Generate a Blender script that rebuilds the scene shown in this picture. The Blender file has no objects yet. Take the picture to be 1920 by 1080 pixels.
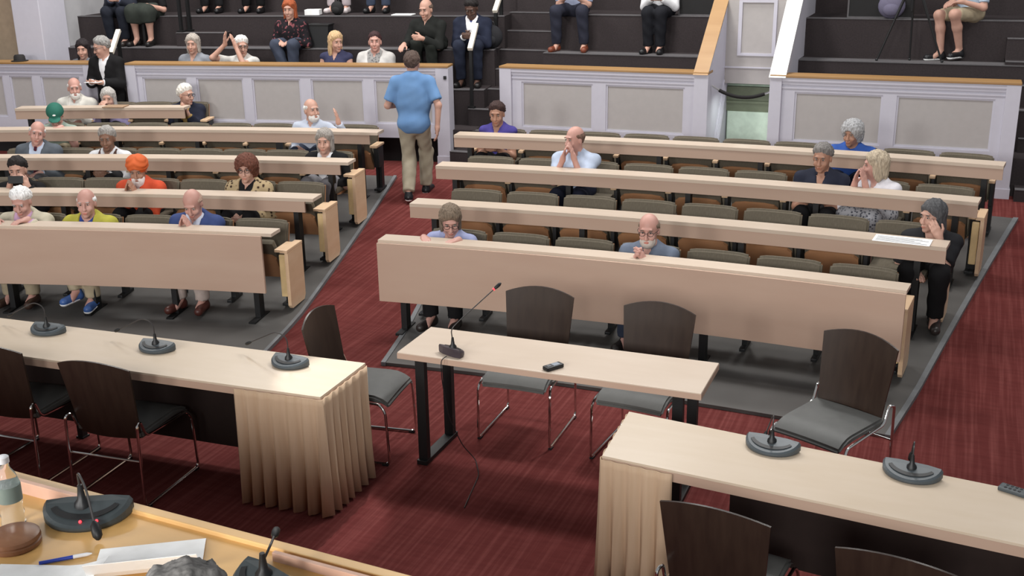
import bpy, bmesh, math, random
import numpy as np
from mathutils import Vector, Matrix
random.seed(4)
S = bpy.context.scene
COL = S.collection
R = math.radians

# ------------------------------------------------------------------ camera, light, exposure
cam = bpy.data.cameras.new('camera'); cam_o = bpy.data.objects.new('camera', cam); COL.objects.link(cam_o)
CAM_H, PITCH, YAW, ROLL = 3.2, R(18.05), R(22.0), R(-0.92)
fw = Vector((-math.sin(YAW)*math.cos(PITCH), math.cos(YAW)*math.cos(PITCH), -math.sin(PITCH)))
rt = Vector((math.cos(YAW), math.sin(YAW), 0)); up = rt.cross(fw)
r2 = rt*math.cos(ROLL)+up*math.sin(ROLL); u2 = up*math.cos(ROLL)-rt*math.sin(ROLL)
m = Matrix((r2, u2, -fw)).transposed().to_4x4(); m.translation = Vector((0, 0, CAM_H)); cam_o.matrix_world = m
cam.sensor_width = 36; cam.lens = 36*2090/1920; cam.clip_end = 100; cam.clip_start = .05
S.camera = cam_o
w = bpy.data.worlds.new('world'); S.world = w; w.use_nodes = True
w.node_tree.nodes['Background'].inputs[0].default_value = (.93, .96, 1, 1)
w.node_tree.nodes['Background'].inputs[1].default_value = .23
def area(name, loc, size, power, col=(1, .975, .94), aim=None):
    l = bpy.data.lights.new(name, 'AREA'); l.shape = 'SQUARE'; l.size = size; l.energy = power; l.color = col
    o = bpy.data.objects.new(name, l); COL.objects.link(o); o.location = loc
    if aim: o.rotation_euler = (Vector(aim)-Vector(loc)).to_track_quat('-Z', 'Y').to_euler()
    return o
for x, y in [(-9.5, 9.5), (-4.5, 9.5), (.5, 9.5), (-9, 12.5), (-3.5, 12.5), (2, 12.5)]:
    area('ceiling_lamp', (x, y, 6.4), 1.3, 138 if x < 0 else 72)
for x in (-7.5, -3.5, .5):
    area('front_lamp', (x, -3.5, 4.0), 1.6, 265, (1, .985, .96), (x*.6-1.2, 10, .9))
dl = bpy.data.lights.new('witness_fill_spot', 'SPOT'); dl.energy = 480; dl.spot_size = R(46); dl.spot_blend = .8; dl.shadow_soft_size = .25  # added spot, brightens the carpet round the witness table
dlo = bpy.data.objects.new('witness_fill_spot', dl); COL.objects.link(dlo); dlo.location = (-1.2, 9.4, 6.3); dlo.rotation_euler = (Vector((-1.9, 5.7, 0))-dlo.location).to_track_quat('-Z', 'Y').to_euler()
S.view_settings.view_transform = 'Standard'; S.view_settings.look = 'None'
S.view_settings.gamma = 1; S.view_settings.use_curve_mapping = False
S.view_settings.exposure = 0.43

# ------------------------------------------------------------------ materials
def lin(c):
    return tuple((v/255/12.92) if v/255 <= .04045 else ((v/255+.055)/1.055)**2.4 for v in c[:3])
MATS = {}
def mat(name, rgb, rough=.6, metal=0, noise=None, rgb2=None, emit=None, spec=.4, kind='noise', alpha=None):
    """noise = (scale xyz, contrast low, high); colour runs from rgb to rgb2."""
    if name in MATS: return MATS[name]
    mt = bpy.data.materials.new(name); mt.use_nodes = True; nt = mt.node_tree; b = nt.nodes['Principled BSDF']
    c = lin(rgb); b.inputs['Base Color'].default_value = (*c, 1); b.inputs['Roughness'].default_value = rough
    b.inputs['Metallic'].default_value = metal; b.inputs['Specular IOR Level'].default_value = spec
    if emit: b.inputs['Emission Color'].default_value = (*c, 1); b.inputs['Emission Strength'].default_value = emit
    if noise is None: noise = ((14, 14, 14), .3, .7)
    if rgb2 is None: rgb2 = tuple(min(255, v*1.07+1) for v in rgb)
    if not emit:
        tc = nt.nodes.new('ShaderNodeTexCoord'); mp = nt.nodes.new('ShaderNodeMapping'); mp.inputs['Scale'].default_value = noise[0]
        nt.links.new(tc.outputs['Object'], mp.inputs[0])
        if kind == 'noise':
            tx = nt.nodes.new('ShaderNodeTexNoise'); tx.inputs['Scale'].default_value = 1; tx.inputs['Detail'].default_value = 4; out = tx.outputs[0]
        elif kind == 'check':
            tx = nt.nodes.new('ShaderNodeTexWave'); tx.inputs['Scale'].default_value = 1; tx.inputs['Distortion'].default_value = 0; out = tx.outputs['Fac']
        else:
            tx = nt.nodes.new('ShaderNodeTexVoronoi'); tx.inputs['Scale'].default_value = 1; out = tx.outputs['Distance']
        nt.links.new(mp.outputs[0], tx.inputs['Vector'])
        rp = nt.nodes.new('ShaderNodeValToRGB'); e = rp.color_ramp.elements
        e[0].position = noise[1]; e[1].position = noise[2]; e[0].color = (*c, 1); e[1].color = (*lin(rgb2), 1)
        nt.links.new(out, rp.inputs[0]); nt.links.new(rp.outputs[0], b.inputs['Base Color'])
    MATS[name] = mt
    return mt
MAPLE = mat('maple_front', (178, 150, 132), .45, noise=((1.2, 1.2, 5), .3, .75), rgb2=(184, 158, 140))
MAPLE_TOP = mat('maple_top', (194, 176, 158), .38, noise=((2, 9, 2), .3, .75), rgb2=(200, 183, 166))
MAPLE_EDGE = mat('maple_edge', (190, 150, 124), .5, noise=((2, 2, 9), .3, .7), rgb2=(198, 160, 134))
ARMWOOD = mat('arm_wood', (205, 172, 138), .4, noise=((3, 3, 12), .3, .7), rgb2=(214, 184, 152))
PANWOOD = mat('seat_pan_wood', (170, 122, 86), .45, noise=((3, 12, 3), .3, .7), rgb2=(180, 134, 98))
OAK = mat('oak_cap', (152, 114, 70), .45, noise=((1, 8, 8), .3, .7), rgb2=(164, 128, 84))
OLIVE = mat('olive_fabric', (94, 87, 76), .95, noise=((160, 8, 30), .3, .7), rgb2=(105, 98, 86), spec=.1)
BLACK = mat('black_metal', (20, 20, 21), .5)
BLKPL = mat('black_plastic', (24, 25, 27), .45)
GREYPL = mat('grey_plastic', (66, 72, 76), .42)
CHROME = mat('chrome', (215, 213, 210), .12, 1)
DARKW = mat('dark_wood', (44, 33, 28), .32, noise=((26, 26, 2), .3, .7), rgb2=(54, 42, 35), spec=.35)
PADGREY = mat('grey_pad', (84, 84, 82), .55, spec=.3)
WHITEP = mat('white_paint', (192, 190, 201), .5, rgb2=(195, 193, 204))
PANELP = mat('beige_paint', (170, 165, 163), .6, rgb2=(174, 169, 167))
WALLP = mat('wall_paint', (178, 177, 180), .7, rgb2=(182, 181, 184))
WALLB = mat('tan_wall', (150, 132, 112), .7)
TIERC = mat('tier_carpet', (55, 50, 51), .95, noise=((60, 60, 60), .3, .7), rgb2=(62, 56, 57), spec=.05)
NOSE = mat('tier_nosing', (86, 84, 86), .8, noise=((30, 30, 30), .3, .7), rgb2=(94, 91, 93))
GREYF = mat('grey_floor', (82, 80, 78), .5, noise=((3, 3, 3), .3, .75), rgb2=(90, 88, 86), spec=.3)
GREYE = mat('floor_edging', (104, 106, 108), .5)
SKIRT = mat('tan_cloth', (190, 163, 136), .9, noise=((40, 40, 3), .3, .7), rgb2=(197, 171, 145), spec=.1)
PAPER = mat('paper', (240, 240, 238), .8)
def carpet():
    mt = mat('red_carpet', (96, 46, 44), .95, noise=((40, .9, 8), .45, .75), rgb2=(117, 64, 61), spec=.05)
    nt = mt.node_tree; b = nt.nodes['Principled BSDF']
    base = b.inputs['Base Color'].links[0].from_socket
    tc = nt.nodes.new('ShaderNodeTexCoord'); mp = nt.nodes.new('ShaderNodeMapping'); mp.inputs['Scale'].default_value = (5, 26, 6)
    n2 = nt.nodes.new('ShaderNodeTexNoise'); n2.inputs['Scale'].default_value = 1
    nt.links.new(tc.outputs['Object'], mp.inputs[0]); nt.links.new(mp.outputs[0], n2.inputs['Vector'])
    rp = nt.nodes.new('ShaderNodeValToRGB'); rp.color_ramp.elements[0].position = .35; rp.color_ramp.elements[1].position = .6
    rp.color_ramp.elements[0].color = (.88, .87, .87, 1)
    nt.links.new(n2.outputs[0], rp.inputs[0])
    mx = nt.nodes.new('ShaderNodeMix'); mx.data_type = 'RGBA'; mx.blend_type = 'MULTIPLY'; mx.inputs[0].default_value = 1
    nt.links.new(base, mx.inputs[6]); nt.links.new(rp.outputs[0], mx.inputs[7]); nt.links.new(mx.outputs[2], b.inputs['Base Color'])
    return mt
CARPET = carpet()

# ------------------------------------------------------------------ object helpers
def link(name, me, m=None, parent=None):
    o = bpy.data.objects.new(name, me); COL.objects.link(o)
    if m is not None and me is not None: me.materials.append(m)
    if parent: o.parent = parent
    return o
def obj(name, bm, m, parent=None, smooth=False):
    me = bpy.data.meshes.new(name); bmesh.ops.recalc_face_normals(bm, faces=bm.faces); bm.to_mesh(me); bm.free()
    if smooth:
        for p in me.polygons: p.use_smooth = True
        me.set_sharp_from_angle(angle=R(42))
    return link(name, me, m, parent)
def thing(name, label, cat, loc=(0, 0, 0), rz=0, group=None):
    o = bpy.data.objects.new(name, None); COL.objects.link(o); o.location = loc; o.rotation_euler = (0, 0, rz)
    o.empty_display_size = .1
    return tag(o, label, cat, group)
def tag(o, label, cat, group=None):
    o['label'] = label; o['category'] = cat
    if group: o['group'] = group
    return o
def struct(name, bm, m, parent=None):
    o = obj(name, bm, m, parent)
    if parent is None: o['kind'] = 'structure'
    return o
def B(): return bmesh.new()
def box(bm, x0, x1, y0, y1, z0, z1, bev=0, M=None):
    t = bmesh.new() if bev else bm
    v = [t.verts.new(p) for p in [(x0, y0, z0), (x1, y0, z0), (x1, y1, z0), (x0, y1, z0), (x0, y0, z1), (x1, y0, z1), (x1, y1, z1), (x0, y1, z1)]]
    for f in [(0, 3, 2, 1), (4, 5, 6, 7), (0, 1, 5, 4), (1, 2, 6, 5), (2, 3, 7, 6), (3, 0, 4, 7)]: t.faces.new([v[i] for i in f])
    if bev:
        bmesh.ops.bevel(t, geom=t.edges[:], offset=bev, segments=2, affect='EDGES', profile=.6)
        merge(bm, t, M)
    elif M is not None:
        for q in v: q.co = M @ q.co
    return bm
def merge(bm, t, M=None):
    mp = {}
    for v in t.verts: mp[v] = bm.verts.new(M @ v.co if M is not None else v.co)
    for f in t.faces:
        try: bm.faces.new([mp[v] for v in f.verts])
        except ValueError: pass
    t.free()
def prism(bm, pts, z0, z1):
    a = [bm.verts.new((p[0], p[1], z0)) for p in pts]; b = [bm.verts.new((p[0], p[1], z1)) for p in pts]
    n = len(pts); bm.faces.new(a[::-1]); bm.faces.new(b)
    for i in range(n): bm.faces.new([a[i], a[(i+1) % n], b[(i+1) % n], b[i]])
    return bm
def prism_y(bm, pts, x0, x1):
    """outline in the y-z plane extruded along x"""
    a = [bm.verts.new((x0, p[0], p[1])) for p in pts]; b = [bm.verts.new((x1, p[0], p[1])) for p in pts]
    n = len(pts); bm.faces.new(a); bm.faces.new(b[::-1])
    for i in range(n): bm.faces.new([a[i], b[i], b[(i+1) % n], a[(i+1) % n]])
    return bm
def tube(bm, pts, r, seg=8, closed=False):
    pts = [Vector(p) for p in pts]; rings = []; n = len(pts); prev = None
    for i, p in enumerate(pts):
        if closed: d = pts[(i+1) % n]-pts[i-1]
        else: d = pts[min(i+1, n-1)]-pts[max(i-1, 0)]
        d.normalize()
        if prev is None: u = d.cross(Vector((0, 0, 1)) if abs(d.z) < .9 else Vector((1, 0, 0)))
        else: u = prev-d*prev.dot(d)
        u.normalize(); prev = u; v = d.cross(u); rr = r[i] if isinstance(r, (list, tuple)) else r
        rings.append([bm.verts.new(p+(u*math.cos(a)+v*math.sin(a))*rr) for a in [2*math.pi*k/seg for k in range(seg)]])
    for i in range(n if closed else n-1):
        A, Bq = rings[i], rings[(i+1) % n]
        for k in range(seg): bm.faces.new([A[k], A[(k+1) % seg], Bq[(k+1) % seg], Bq[k]])
    if not closed: bm.faces.new(rings[0][::-1]); bm.faces.new(rings[-1])
    return bm
def arcpts(p0, p1, p2, n=6):
    """quadratic bend from p0 to p2 with corner p1"""
    p0, p1, p2 = Vector(p0), Vector(p1), Vector(p2)
    return [p0*(1-t)**2+p1*2*t*(1-t)+p2*t*t for t in [i/n for i in range(n+1)]]
def rounded(path, rad=.03, n=4, closed=False):
    P = [Vector(p) for p in path]; out = []; N = len(P)
    for i in range(N):
        if not closed and i in (0, N-1): out.append(P[i]); continue
        a = P[i-1]-P[i]; b = P[(i+1) % N]-P[i]; k = min(rad, a.length*.45, b.length*.45)
        out += arcpts(P[i]+a.normalized()*k, P[i], P[i]+b.normalized()*k, n)
    return out
def lathe(bm, prof, seg=20, M=None):
    rings = []
    for r, z in prof:
        rings.append([bm.verts.new((r*math.cos(2*math.pi*k/seg), r*math.sin(2*math.pi*k/seg), z)) for k in range(seg)])
    for A, Bq in zip(rings, rings[1:]):
        for k in range(seg): bm.faces.new([A[k], A[(k+1) % seg], Bq[(k+1) % seg], Bq[k]])
    bm.faces.new(rings[0][::-1]); bm.faces.new(rings[-1])
    if M is not None:
        for rg in rings:
            for v in rg: v.co = M @ v.co
    return bm
def ball(bm, c, r, sx=1, sy=1, sz=1, seg=12, M=None):
    t = bmesh.new(); bmesh.ops.create_uvsphere(t, u_segments=seg, v_segments=max(6, seg//2+2), radius=r)
    for v in t.verts: v.co = Vector((v.co.x*sx, v.co.y*sy, v.co.z*sz))+Vector(c)
    merge(bm, t, M); return bm
def dup(root, loc, rz):
    r = root.copy(); COL.objects.link(r); r.location = loc; r.rotation_euler = (0, 0, rz)
    for ch in list(root.children):
        c = ch.copy(); COL.objects.link(c); c.parent = r
        for g in ch.children:
            d = g.copy(); COL.objects.link(d); d.parent = c
    return r

# ------------------------------------------------------------------ the seating geometry: rows are arcs about one centre
CX, CY, R0, DR = -2.2, -11.9, 19.63, 1.06
def fz(r): return .09*max(0, min(r, 24.2)-19.8)
def pol(rad, a): return CX+rad*math.sin(R(a)), CY+rad*math.cos(R(a))
def arc_box(bm, r0, r1, a0, a1, z0, z1, n=14):
    rings = []
    for i in range(n+1):
        a = a0+(a1-a0)*i/n; q = []
        for rr, z in ((r0, z0), (r1, z0), (r1, z1), (r0, z1)):
            x, y = pol(rr, a); q.append(bm.verts.new((x, y, z)))
        rings.append(q)
    for A, Bq in zip(rings, rings[1:]):
        for k in range(4): bm.faces.new([A[k], A[(k+1) % 4], Bq[(k+1) % 4], Bq[k]])
    bm.faces.new(rings[0][::-1]); bm.faces.new(rings[-1])
    return bm

# ------------------------------------------------------------------ floor
def floor_z(x, y): return fz(math.hypot(x-CX, y-CY))
bm = B(); nx, ny = 96, 72; g = {}
for i in range(nx+1):
    for j in range(ny+1):
        x = -17+24*i/nx; y = -3+18*j/ny; g[i, j] = bm.verts.new((x, y, floor_z(x, y)))
for i in range(nx):
    for j in range(ny): bm.faces.new([g[i, j], g[i+1, j], g[i+1, j+1], g[i, j+1]])
o = struct('floor', bm, CARPET)
def platform(name, aL, aR, ra, rb, m, lift):
    bm = B(); n = 24; k = 16; V = {}
    for i in range(k+1):
        rr = ra+(rb-ra)*i/k; l, rr_ = aL(rr), aR(rr)
        for j in range(n+1):
            x, y = pol(rr, l+(rr_-l)*j/n); V[i, j] = bm.verts.new((x, y, fz(rr)+lift))
    for i in range(k):
        for j in range(n): bm.faces.new([V[i, j], V[i, j+1], V[i+1, j+1], V[i+1, j]])
    ext = bmesh.ops.extrude_face_region(bm, geom=bm.faces[:])
    for v in [e for e in ext['geom'] if isinstance(e, bmesh.types.BMVert)]: v.co.z -= lift+.05
    return struct(name, bm, m)
rpl = lambda r: -5.2-.42*(r-19.03)
rpr = lambda r: 6.05+.172*(r-19)
lpr = lambda r: -8.38-.285*(r-19.79)
platform('floor_seating_wide', rpl, rpr, 18.98, 23.76, GREYF, .025)
platform('floor_seating_angled', lambda r: -22.0, lpr, 19.0, 23.78, GREYF, .025)
platform('trim_1', lambda r: rpr(r)-.09, lambda r: rpr(r)+.02, 18.97, 23.77, GREYE, .031)
platform('trim_2', lambda r: rpl(r)-.02, lambda r: rpl(r)+.09, 18.97, 23.77, GREYE, .031)
platform('trim_3', lambda r: lpr(r)-.07, lambda r: lpr(r)+.02, 18.99, 23.79, GREYE, .031)

# ------------------------------------------------------------------ parapets, tiers, stairs
LM = Matrix.Translation((-5.77, 12.34, 0)) @ Matrix.Rotation(R(10.5), 4, 'Z')     # frame of the angled parapet (x along, y back)
RM = Matrix.Translation((0, 12.5, 0))
def Lp(s, d, z=0): p = LM @ Vector((s, d, z)); return (p.x, p.y, p.z)
def Rp(x, d, z=0): return (x, 12.5+d, z)
def parapet(name, M, x0, x1, panels, post0, post1, zf=.38):
    bm = B(); box(bm, x0, x1, .02, .16, .71, 1.575, M=M); o = struct(name, bm, WHITEP)
    t = B()                                                             # raised boards round each panel
    xs = [x0]+[v for p in panels for v in p]+[x1]
    for a, b in zip(xs[0::2], xs[1::2]): box(t, a, b, -.012, .02, .88, 1.42, M=M)
    box(t, x0, x1, -.012, .02, 1.42, 1.575, M=M); box(t, x0, x1, -.012, .02, .71, .88, M=M)
    box(t, x0, x1, -.03, .0, 1.50, 1.535, M=M); box(t, x0, x1, -.045, .0, 1.535, 1.575, M=M)
    box(t, x0, x1, -.025, .0, 1.455, 1.472, M=M)
    for a, b in panels:                                                 # inner bead
        for q in ((a, a+.02, .88, 1.42), (b-.02, b, .88, 1.42), (a+.02, b-.02, .88, .90), (a+.02, b-.02, 1.40, 1.42)): box(t, q[0], q[1], .0, .025, q[2], q[3], M=M)
    obj('moulding', t, WHITEP, o)
    p = B()
    for a, b in panels: box(p, a+.02, b-.02, .012, .03, .90, 1.40, M=M)
    obj('panel', p, PANELP, o)
    c = B(); box(c, x0-.01, x1+.01, -.06, .2, 1.575, 1.602, .006, M=M); obj('cap', c, OAK, o)
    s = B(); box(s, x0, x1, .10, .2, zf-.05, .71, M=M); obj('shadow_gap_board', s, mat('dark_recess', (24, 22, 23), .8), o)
    for k, pp in enumerate((post0, post1)):
        if pp:
            q = B(); box(q, pp[0], pp[1], -.052, .19, zf-.02, 1.5755, .004, M=M); box(q, pp[0]-.008, pp[1]+.008, -.06, .19, zf-.02, zf+.12, M=M); obj('pilaster', q, WHITEP, o)
    return o
pc = parapet('wall_parapet_corner', LM, -8.6, -4.68, [(-7.2, -6.75), (-6.65, -6.03), (-5.93, -5.6), (-5.48, -4.92)][1:], None, (-4.83, -4.66))
pa = parapet('wall_parapet_angled', LM, -4.22, 0.0, [(-4.03, -3.42), (-3.29, -2.66), (-2.54, -1.90), (-1.76, -1.08), (-.94, -.20)], (-4.24, -4.1), (-.15, .01))
parapet('wall_parapet_center', RM, -5.14, -2.64, [(-4.88, -3.99), (-3.83, -2.90)], (-5.15, -5.0), (-2.79, -2.63))
parapet('wall_parapet_right', RM, -1.94, .56, [(-1.68, -.76), (-.62, .34)], (-1.95, -1.82), (.43, .57))
for o_, x_ in ((pc, -4.71), (pa, -.03)):
    bm = B(); box(bm, x_-.018, x_+.018, -.066, -.045, 1.44, 1.48, .003, M=LM); obj('sensor', bm, BLKPL, o_)
def tiers(name, M, x0, x1a, zs, xr=0.0):
    """stepped seating deck; x1 grows with depth by xr"""
    ds = [.05, .48, .93, 1.38, 2.18, 3.0, 3.9]
    bm = B()
    for i in range(len(ds)-1):
        x1 = x1a+xr*ds[i]; box(bm, x0, x1, ds[i]+(.05 if i == 0 else 0), ds[-1]+.4, zs[i]-.46 if i else .3, zs[i], M=M)
    o = struct(name, bm, TIERC)
    t = B()
    for i in range(1, len(ds)-1): x1 = x1a+xr*ds[i]; box(t, x0, x1, ds[i]-.006, ds[i]+(.26 if i == 2 else .10), zs[i]-.006, zs[i]+.005, M=M)
    obj('nosing', t, NOSE, o)
    return o
ZL = [.80, 1.24, 1.685, 2.07, 2.50, 2.95]; ZR = [.80, 1.24, 1.655, 2.095, 2.53, 2.98]
tiers('floor_tiers_angled', LM, -5.75, .28, ZL, .1)
tiers('floor_tiers_center', RM, -4.95, -2.74, ZR)
tiers('floor_tiers_right', RM, -1.84, 4.5, ZR)
def steps(name, M, x0, x1, y0, z0, n, rise=.215, run=.29):
    bm = B(); t = B()
    for i in range(n):
        box(bm, x0, x1, y0+run*i, y0+run*n+.3, .35, z0+rise*i, M=M); box(t, x0, x1, y0+run*i-.005, y0+run*i+.09, z0+rise*i-.004, z0+rise*i+.004, M=M)
    o = struct(name, bm, TIERC); obj('nosing', t, NOSE, o); return o
steps('floor_stairs_center', RM, -5.72, -4.94, -.3, .58, 15)
steps('floor_stairs_corner', LM, -4.66, -4.24, .12, .60, 5, .22, .26)
steps('floor_half_step', LM, -4.1, -3.4, 1.13, 1.87, 1, .2, .25)
steps('floor_stairs_right', RM, .62, 1.9, -.15, .52, 5)
steps('floor_half_step_right', RM, .42, 1.5, .7, 1.47, 3, .225, .24)
# far side walls
bm = B(); box(bm, -9, -5.72, .75, .9, .3, 3.8, M=LM); struct('wall_left_return', bm, WALLB)
bm = B(); box(bm, -5.85, -5.70, .9, 6, .3, 3.8, M=LM); struct('wall_left', bm, WALLP)
bm = B(); box(bm, -6.02, -5.62, .38, .98, .3, 3.8, .01, M=LM); box(bm, -6.06, -5.58, .35, 1.0, .3, .9, M=LM); struct('wall_left_pilaster', bm, WHITEP)
bm = B(); box(bm, -5.8, 2.4, 4.3, 4.45, 2.5, 6, M=LM); struct('wall_back_angled', bm, TIERC)
bm = B(); box(bm, -7.2, 5, 4.3, 4.45, 2.5, 6, M=RM); struct('wall_back', bm, TIERC)
# vomitory between the two straight parapets
def side_wall(name, x0, x1, capm, c0, c1, inner):
    bm = B(); prism_y(bm, [(12.52, -.6), (15.2, -.6), (15.2, 3.6), (12.52+1.62, 2.78), (12.52, 1.585)], x0, x1); o = struct(name, bm, WHITEP)
    t = B(); s = .74
    prism_y(t, [(12.42, 1.575), (12.46, 1.575+.028), (14.4, 1.6+1.94*s+.028), (14.4, 1.575+1.94*s)], c0, c1)
    obj('cap', t, capm, o)
    t = B()                                                             # wainscot rails that follow the ramp
    for y0, z0 in ((12.62, .9), (12.72, .86), (12.62, .55), (12.95, 1.1)): tube(t, [(inner, y0, z0-.65), (inner, y0+.75, z0+.5)], .012, 6)
    obj('moulding', t, WHITEP, o)
    return o
side_wall('wall_passage_oak_cap', -2.79, -2.64, OAK, -2.80, -2.63, -2.635)
side_wall('wall_passage_white_cap', -1.94, -1.79, mat('glare_white', (236, 236, 232), .35), -1.96, -1.78, -1.945)  # bright glare on this cap is put into its white colour
bm = B(); box(bm, -2.65, -1.93, 13.42, 13.52, 1.36, 3.8); o = struct('wall_passage_back', bm, PANELP)
t = B()
for q in ((-2.5, -2.46, 1.72, 2.3), (-2.1, -2.06, 1.72, 2.3), (-2.5, -2.06, 1.69, 1.72), (-2.5, -2.06, 2.30, 2.33), (-2.65, -1.93, 1.545, 1.56)): box(t, q[0], q[1], 13.40, 13.43, q[2], q[3])
obj('moulding', t, WHITEP, o)
GREENW = mat('pale_green_paint', (176, 196, 178), .6)
bm = B(); box(bm, -2.64, -1.94, 13.66, 13.74, -.8, 1.6); o = struct('wall_corridor', bm, GREENW)
bm = B(); box(bm, -2.62, -1.96, 13.60, 13.65, -.8, 1.0); d = struct('door_1', bm, mat('door_green', (196, 214, 198), .5))
t = B(); box(t, -2.64, -1.94, 13.59, 13.66, 1.14, 1.30); box(t, -2.64, -1.94, 13.61, 13.66, 1.0, 1.14); box(t, -2.64, -1.94, 13.585, 13.60, 1.10, 1.13); obj('door_frame', t, mat('frame_green', (104, 112, 92), .6), d)
t = B(); tube(t, [(-2.05, 13.60, .2), (-2.05, 13.57, .2), (-2.15, 13.57, .2)], .012); obj('handle', t, CHROME, d)
l = area('corridor_lamp', (-2.28, 12.95, 1.3), .25, 2.2, (.9, 1, .92))

# ------------------------------------------------------------------ desks of the rows
def row_desk(k, a0, a1, zt, front, label, group, over=0.0, n_leg=4, fas=.13):
    ra = R0+DR*k; am = (a0+a1)/2; x, y = pol(ra+.1, am)
    root = thing('row_desk', label, 'desk', (x, y, fz(ra+.1)), 0, group)
    M = Matrix.Translation((-x, -y, -fz(ra+.1)))
    def part(nm, bm, m):
        bmesh.ops.transform(bm, matrix=M, verts=bm.verts); return obj(nm, bm, m, root)
    depth = front if front else fas
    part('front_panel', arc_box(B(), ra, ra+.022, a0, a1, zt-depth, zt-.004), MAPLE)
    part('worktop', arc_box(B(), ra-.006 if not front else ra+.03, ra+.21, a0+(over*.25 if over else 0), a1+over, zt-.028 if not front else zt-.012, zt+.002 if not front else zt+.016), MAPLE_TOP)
    for i in range(n_leg):
        a = a0+(a1-a0)*(i+.15 if n_leg > 1 else .5)/(n_leg-1+.3 if n_leg > 1 else 1)
        lx, ly = pol(ra+.1, a); zf = fz(ra+.1)+.02; t = B(); Q = Matrix.Translation((lx, ly, 0)) @ Matrix.Rotation(R(-a), 4, 'Z')
        box(t, -.024, .024, -.045, .045, zf, zt-.028, M=Q); box(t, -.03, .03, -.17, .13, zf, zf+.02, M=Q); box(t, -.02, .02, -.075, .09, zt-.06, zt-.028, M=Q)
        part('leg', t, BLACK)
    return root
ORD = ['first', 'second', 'third', 'fourth', 'fifth', 'sixth', 'seventh', 'eighth', 'ninth', 'tenth']
ROWN = ['front', 'second', 'third', 'fourth', 'fifth']
ZD = [.78, .845, .965, 1.075, 1.155]
RDESK = [(-6.0, 5.83), (-6.31, 6.16), (-6.62, 6.41), (-7.0, 6.61)]
for k, (a0, a1) in enumerate(RDESK):
    row_desk(k, a0, a1, ZD[k], .495 if k == 0 else 0,
             ['long maple desk with a deep front panel, facing the witness table', 'maple row desk with a printed sheet lying at its end',
              'maple row desk in front of the navy polo and the white blouse', 'last maple row desk of the wide block, below the white center parapet'][k],
             'maple desks of the wide seating block', n_leg=[4, 4, 5, 6][k])
LDESK = [(-18.5, -8.98), (-20.5, -9.13), (-21.5, -9.27), (-22.0, -9.41), (-20.9, -15.84)]
for k, (a0, a1) in enumerate(LDESK):
    row_desk(k, a0, a1, ZD[k], .50 if k == 0 else 0,
             ['maple desk with deep front panel behind the skirted long table', 'maple row desk in front of the orange turban and the leopard print',
              'maple row desk in front of the person in the grey suit', 'maple row desk in front of the person in the green cap',
              'short maple desk in the top row of the angled block'][k],
             'maple desks of the angled seating block', over=.24 if k < 4 else 0, n_leg=[5, 6, 6, 6, 3][k])

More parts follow.
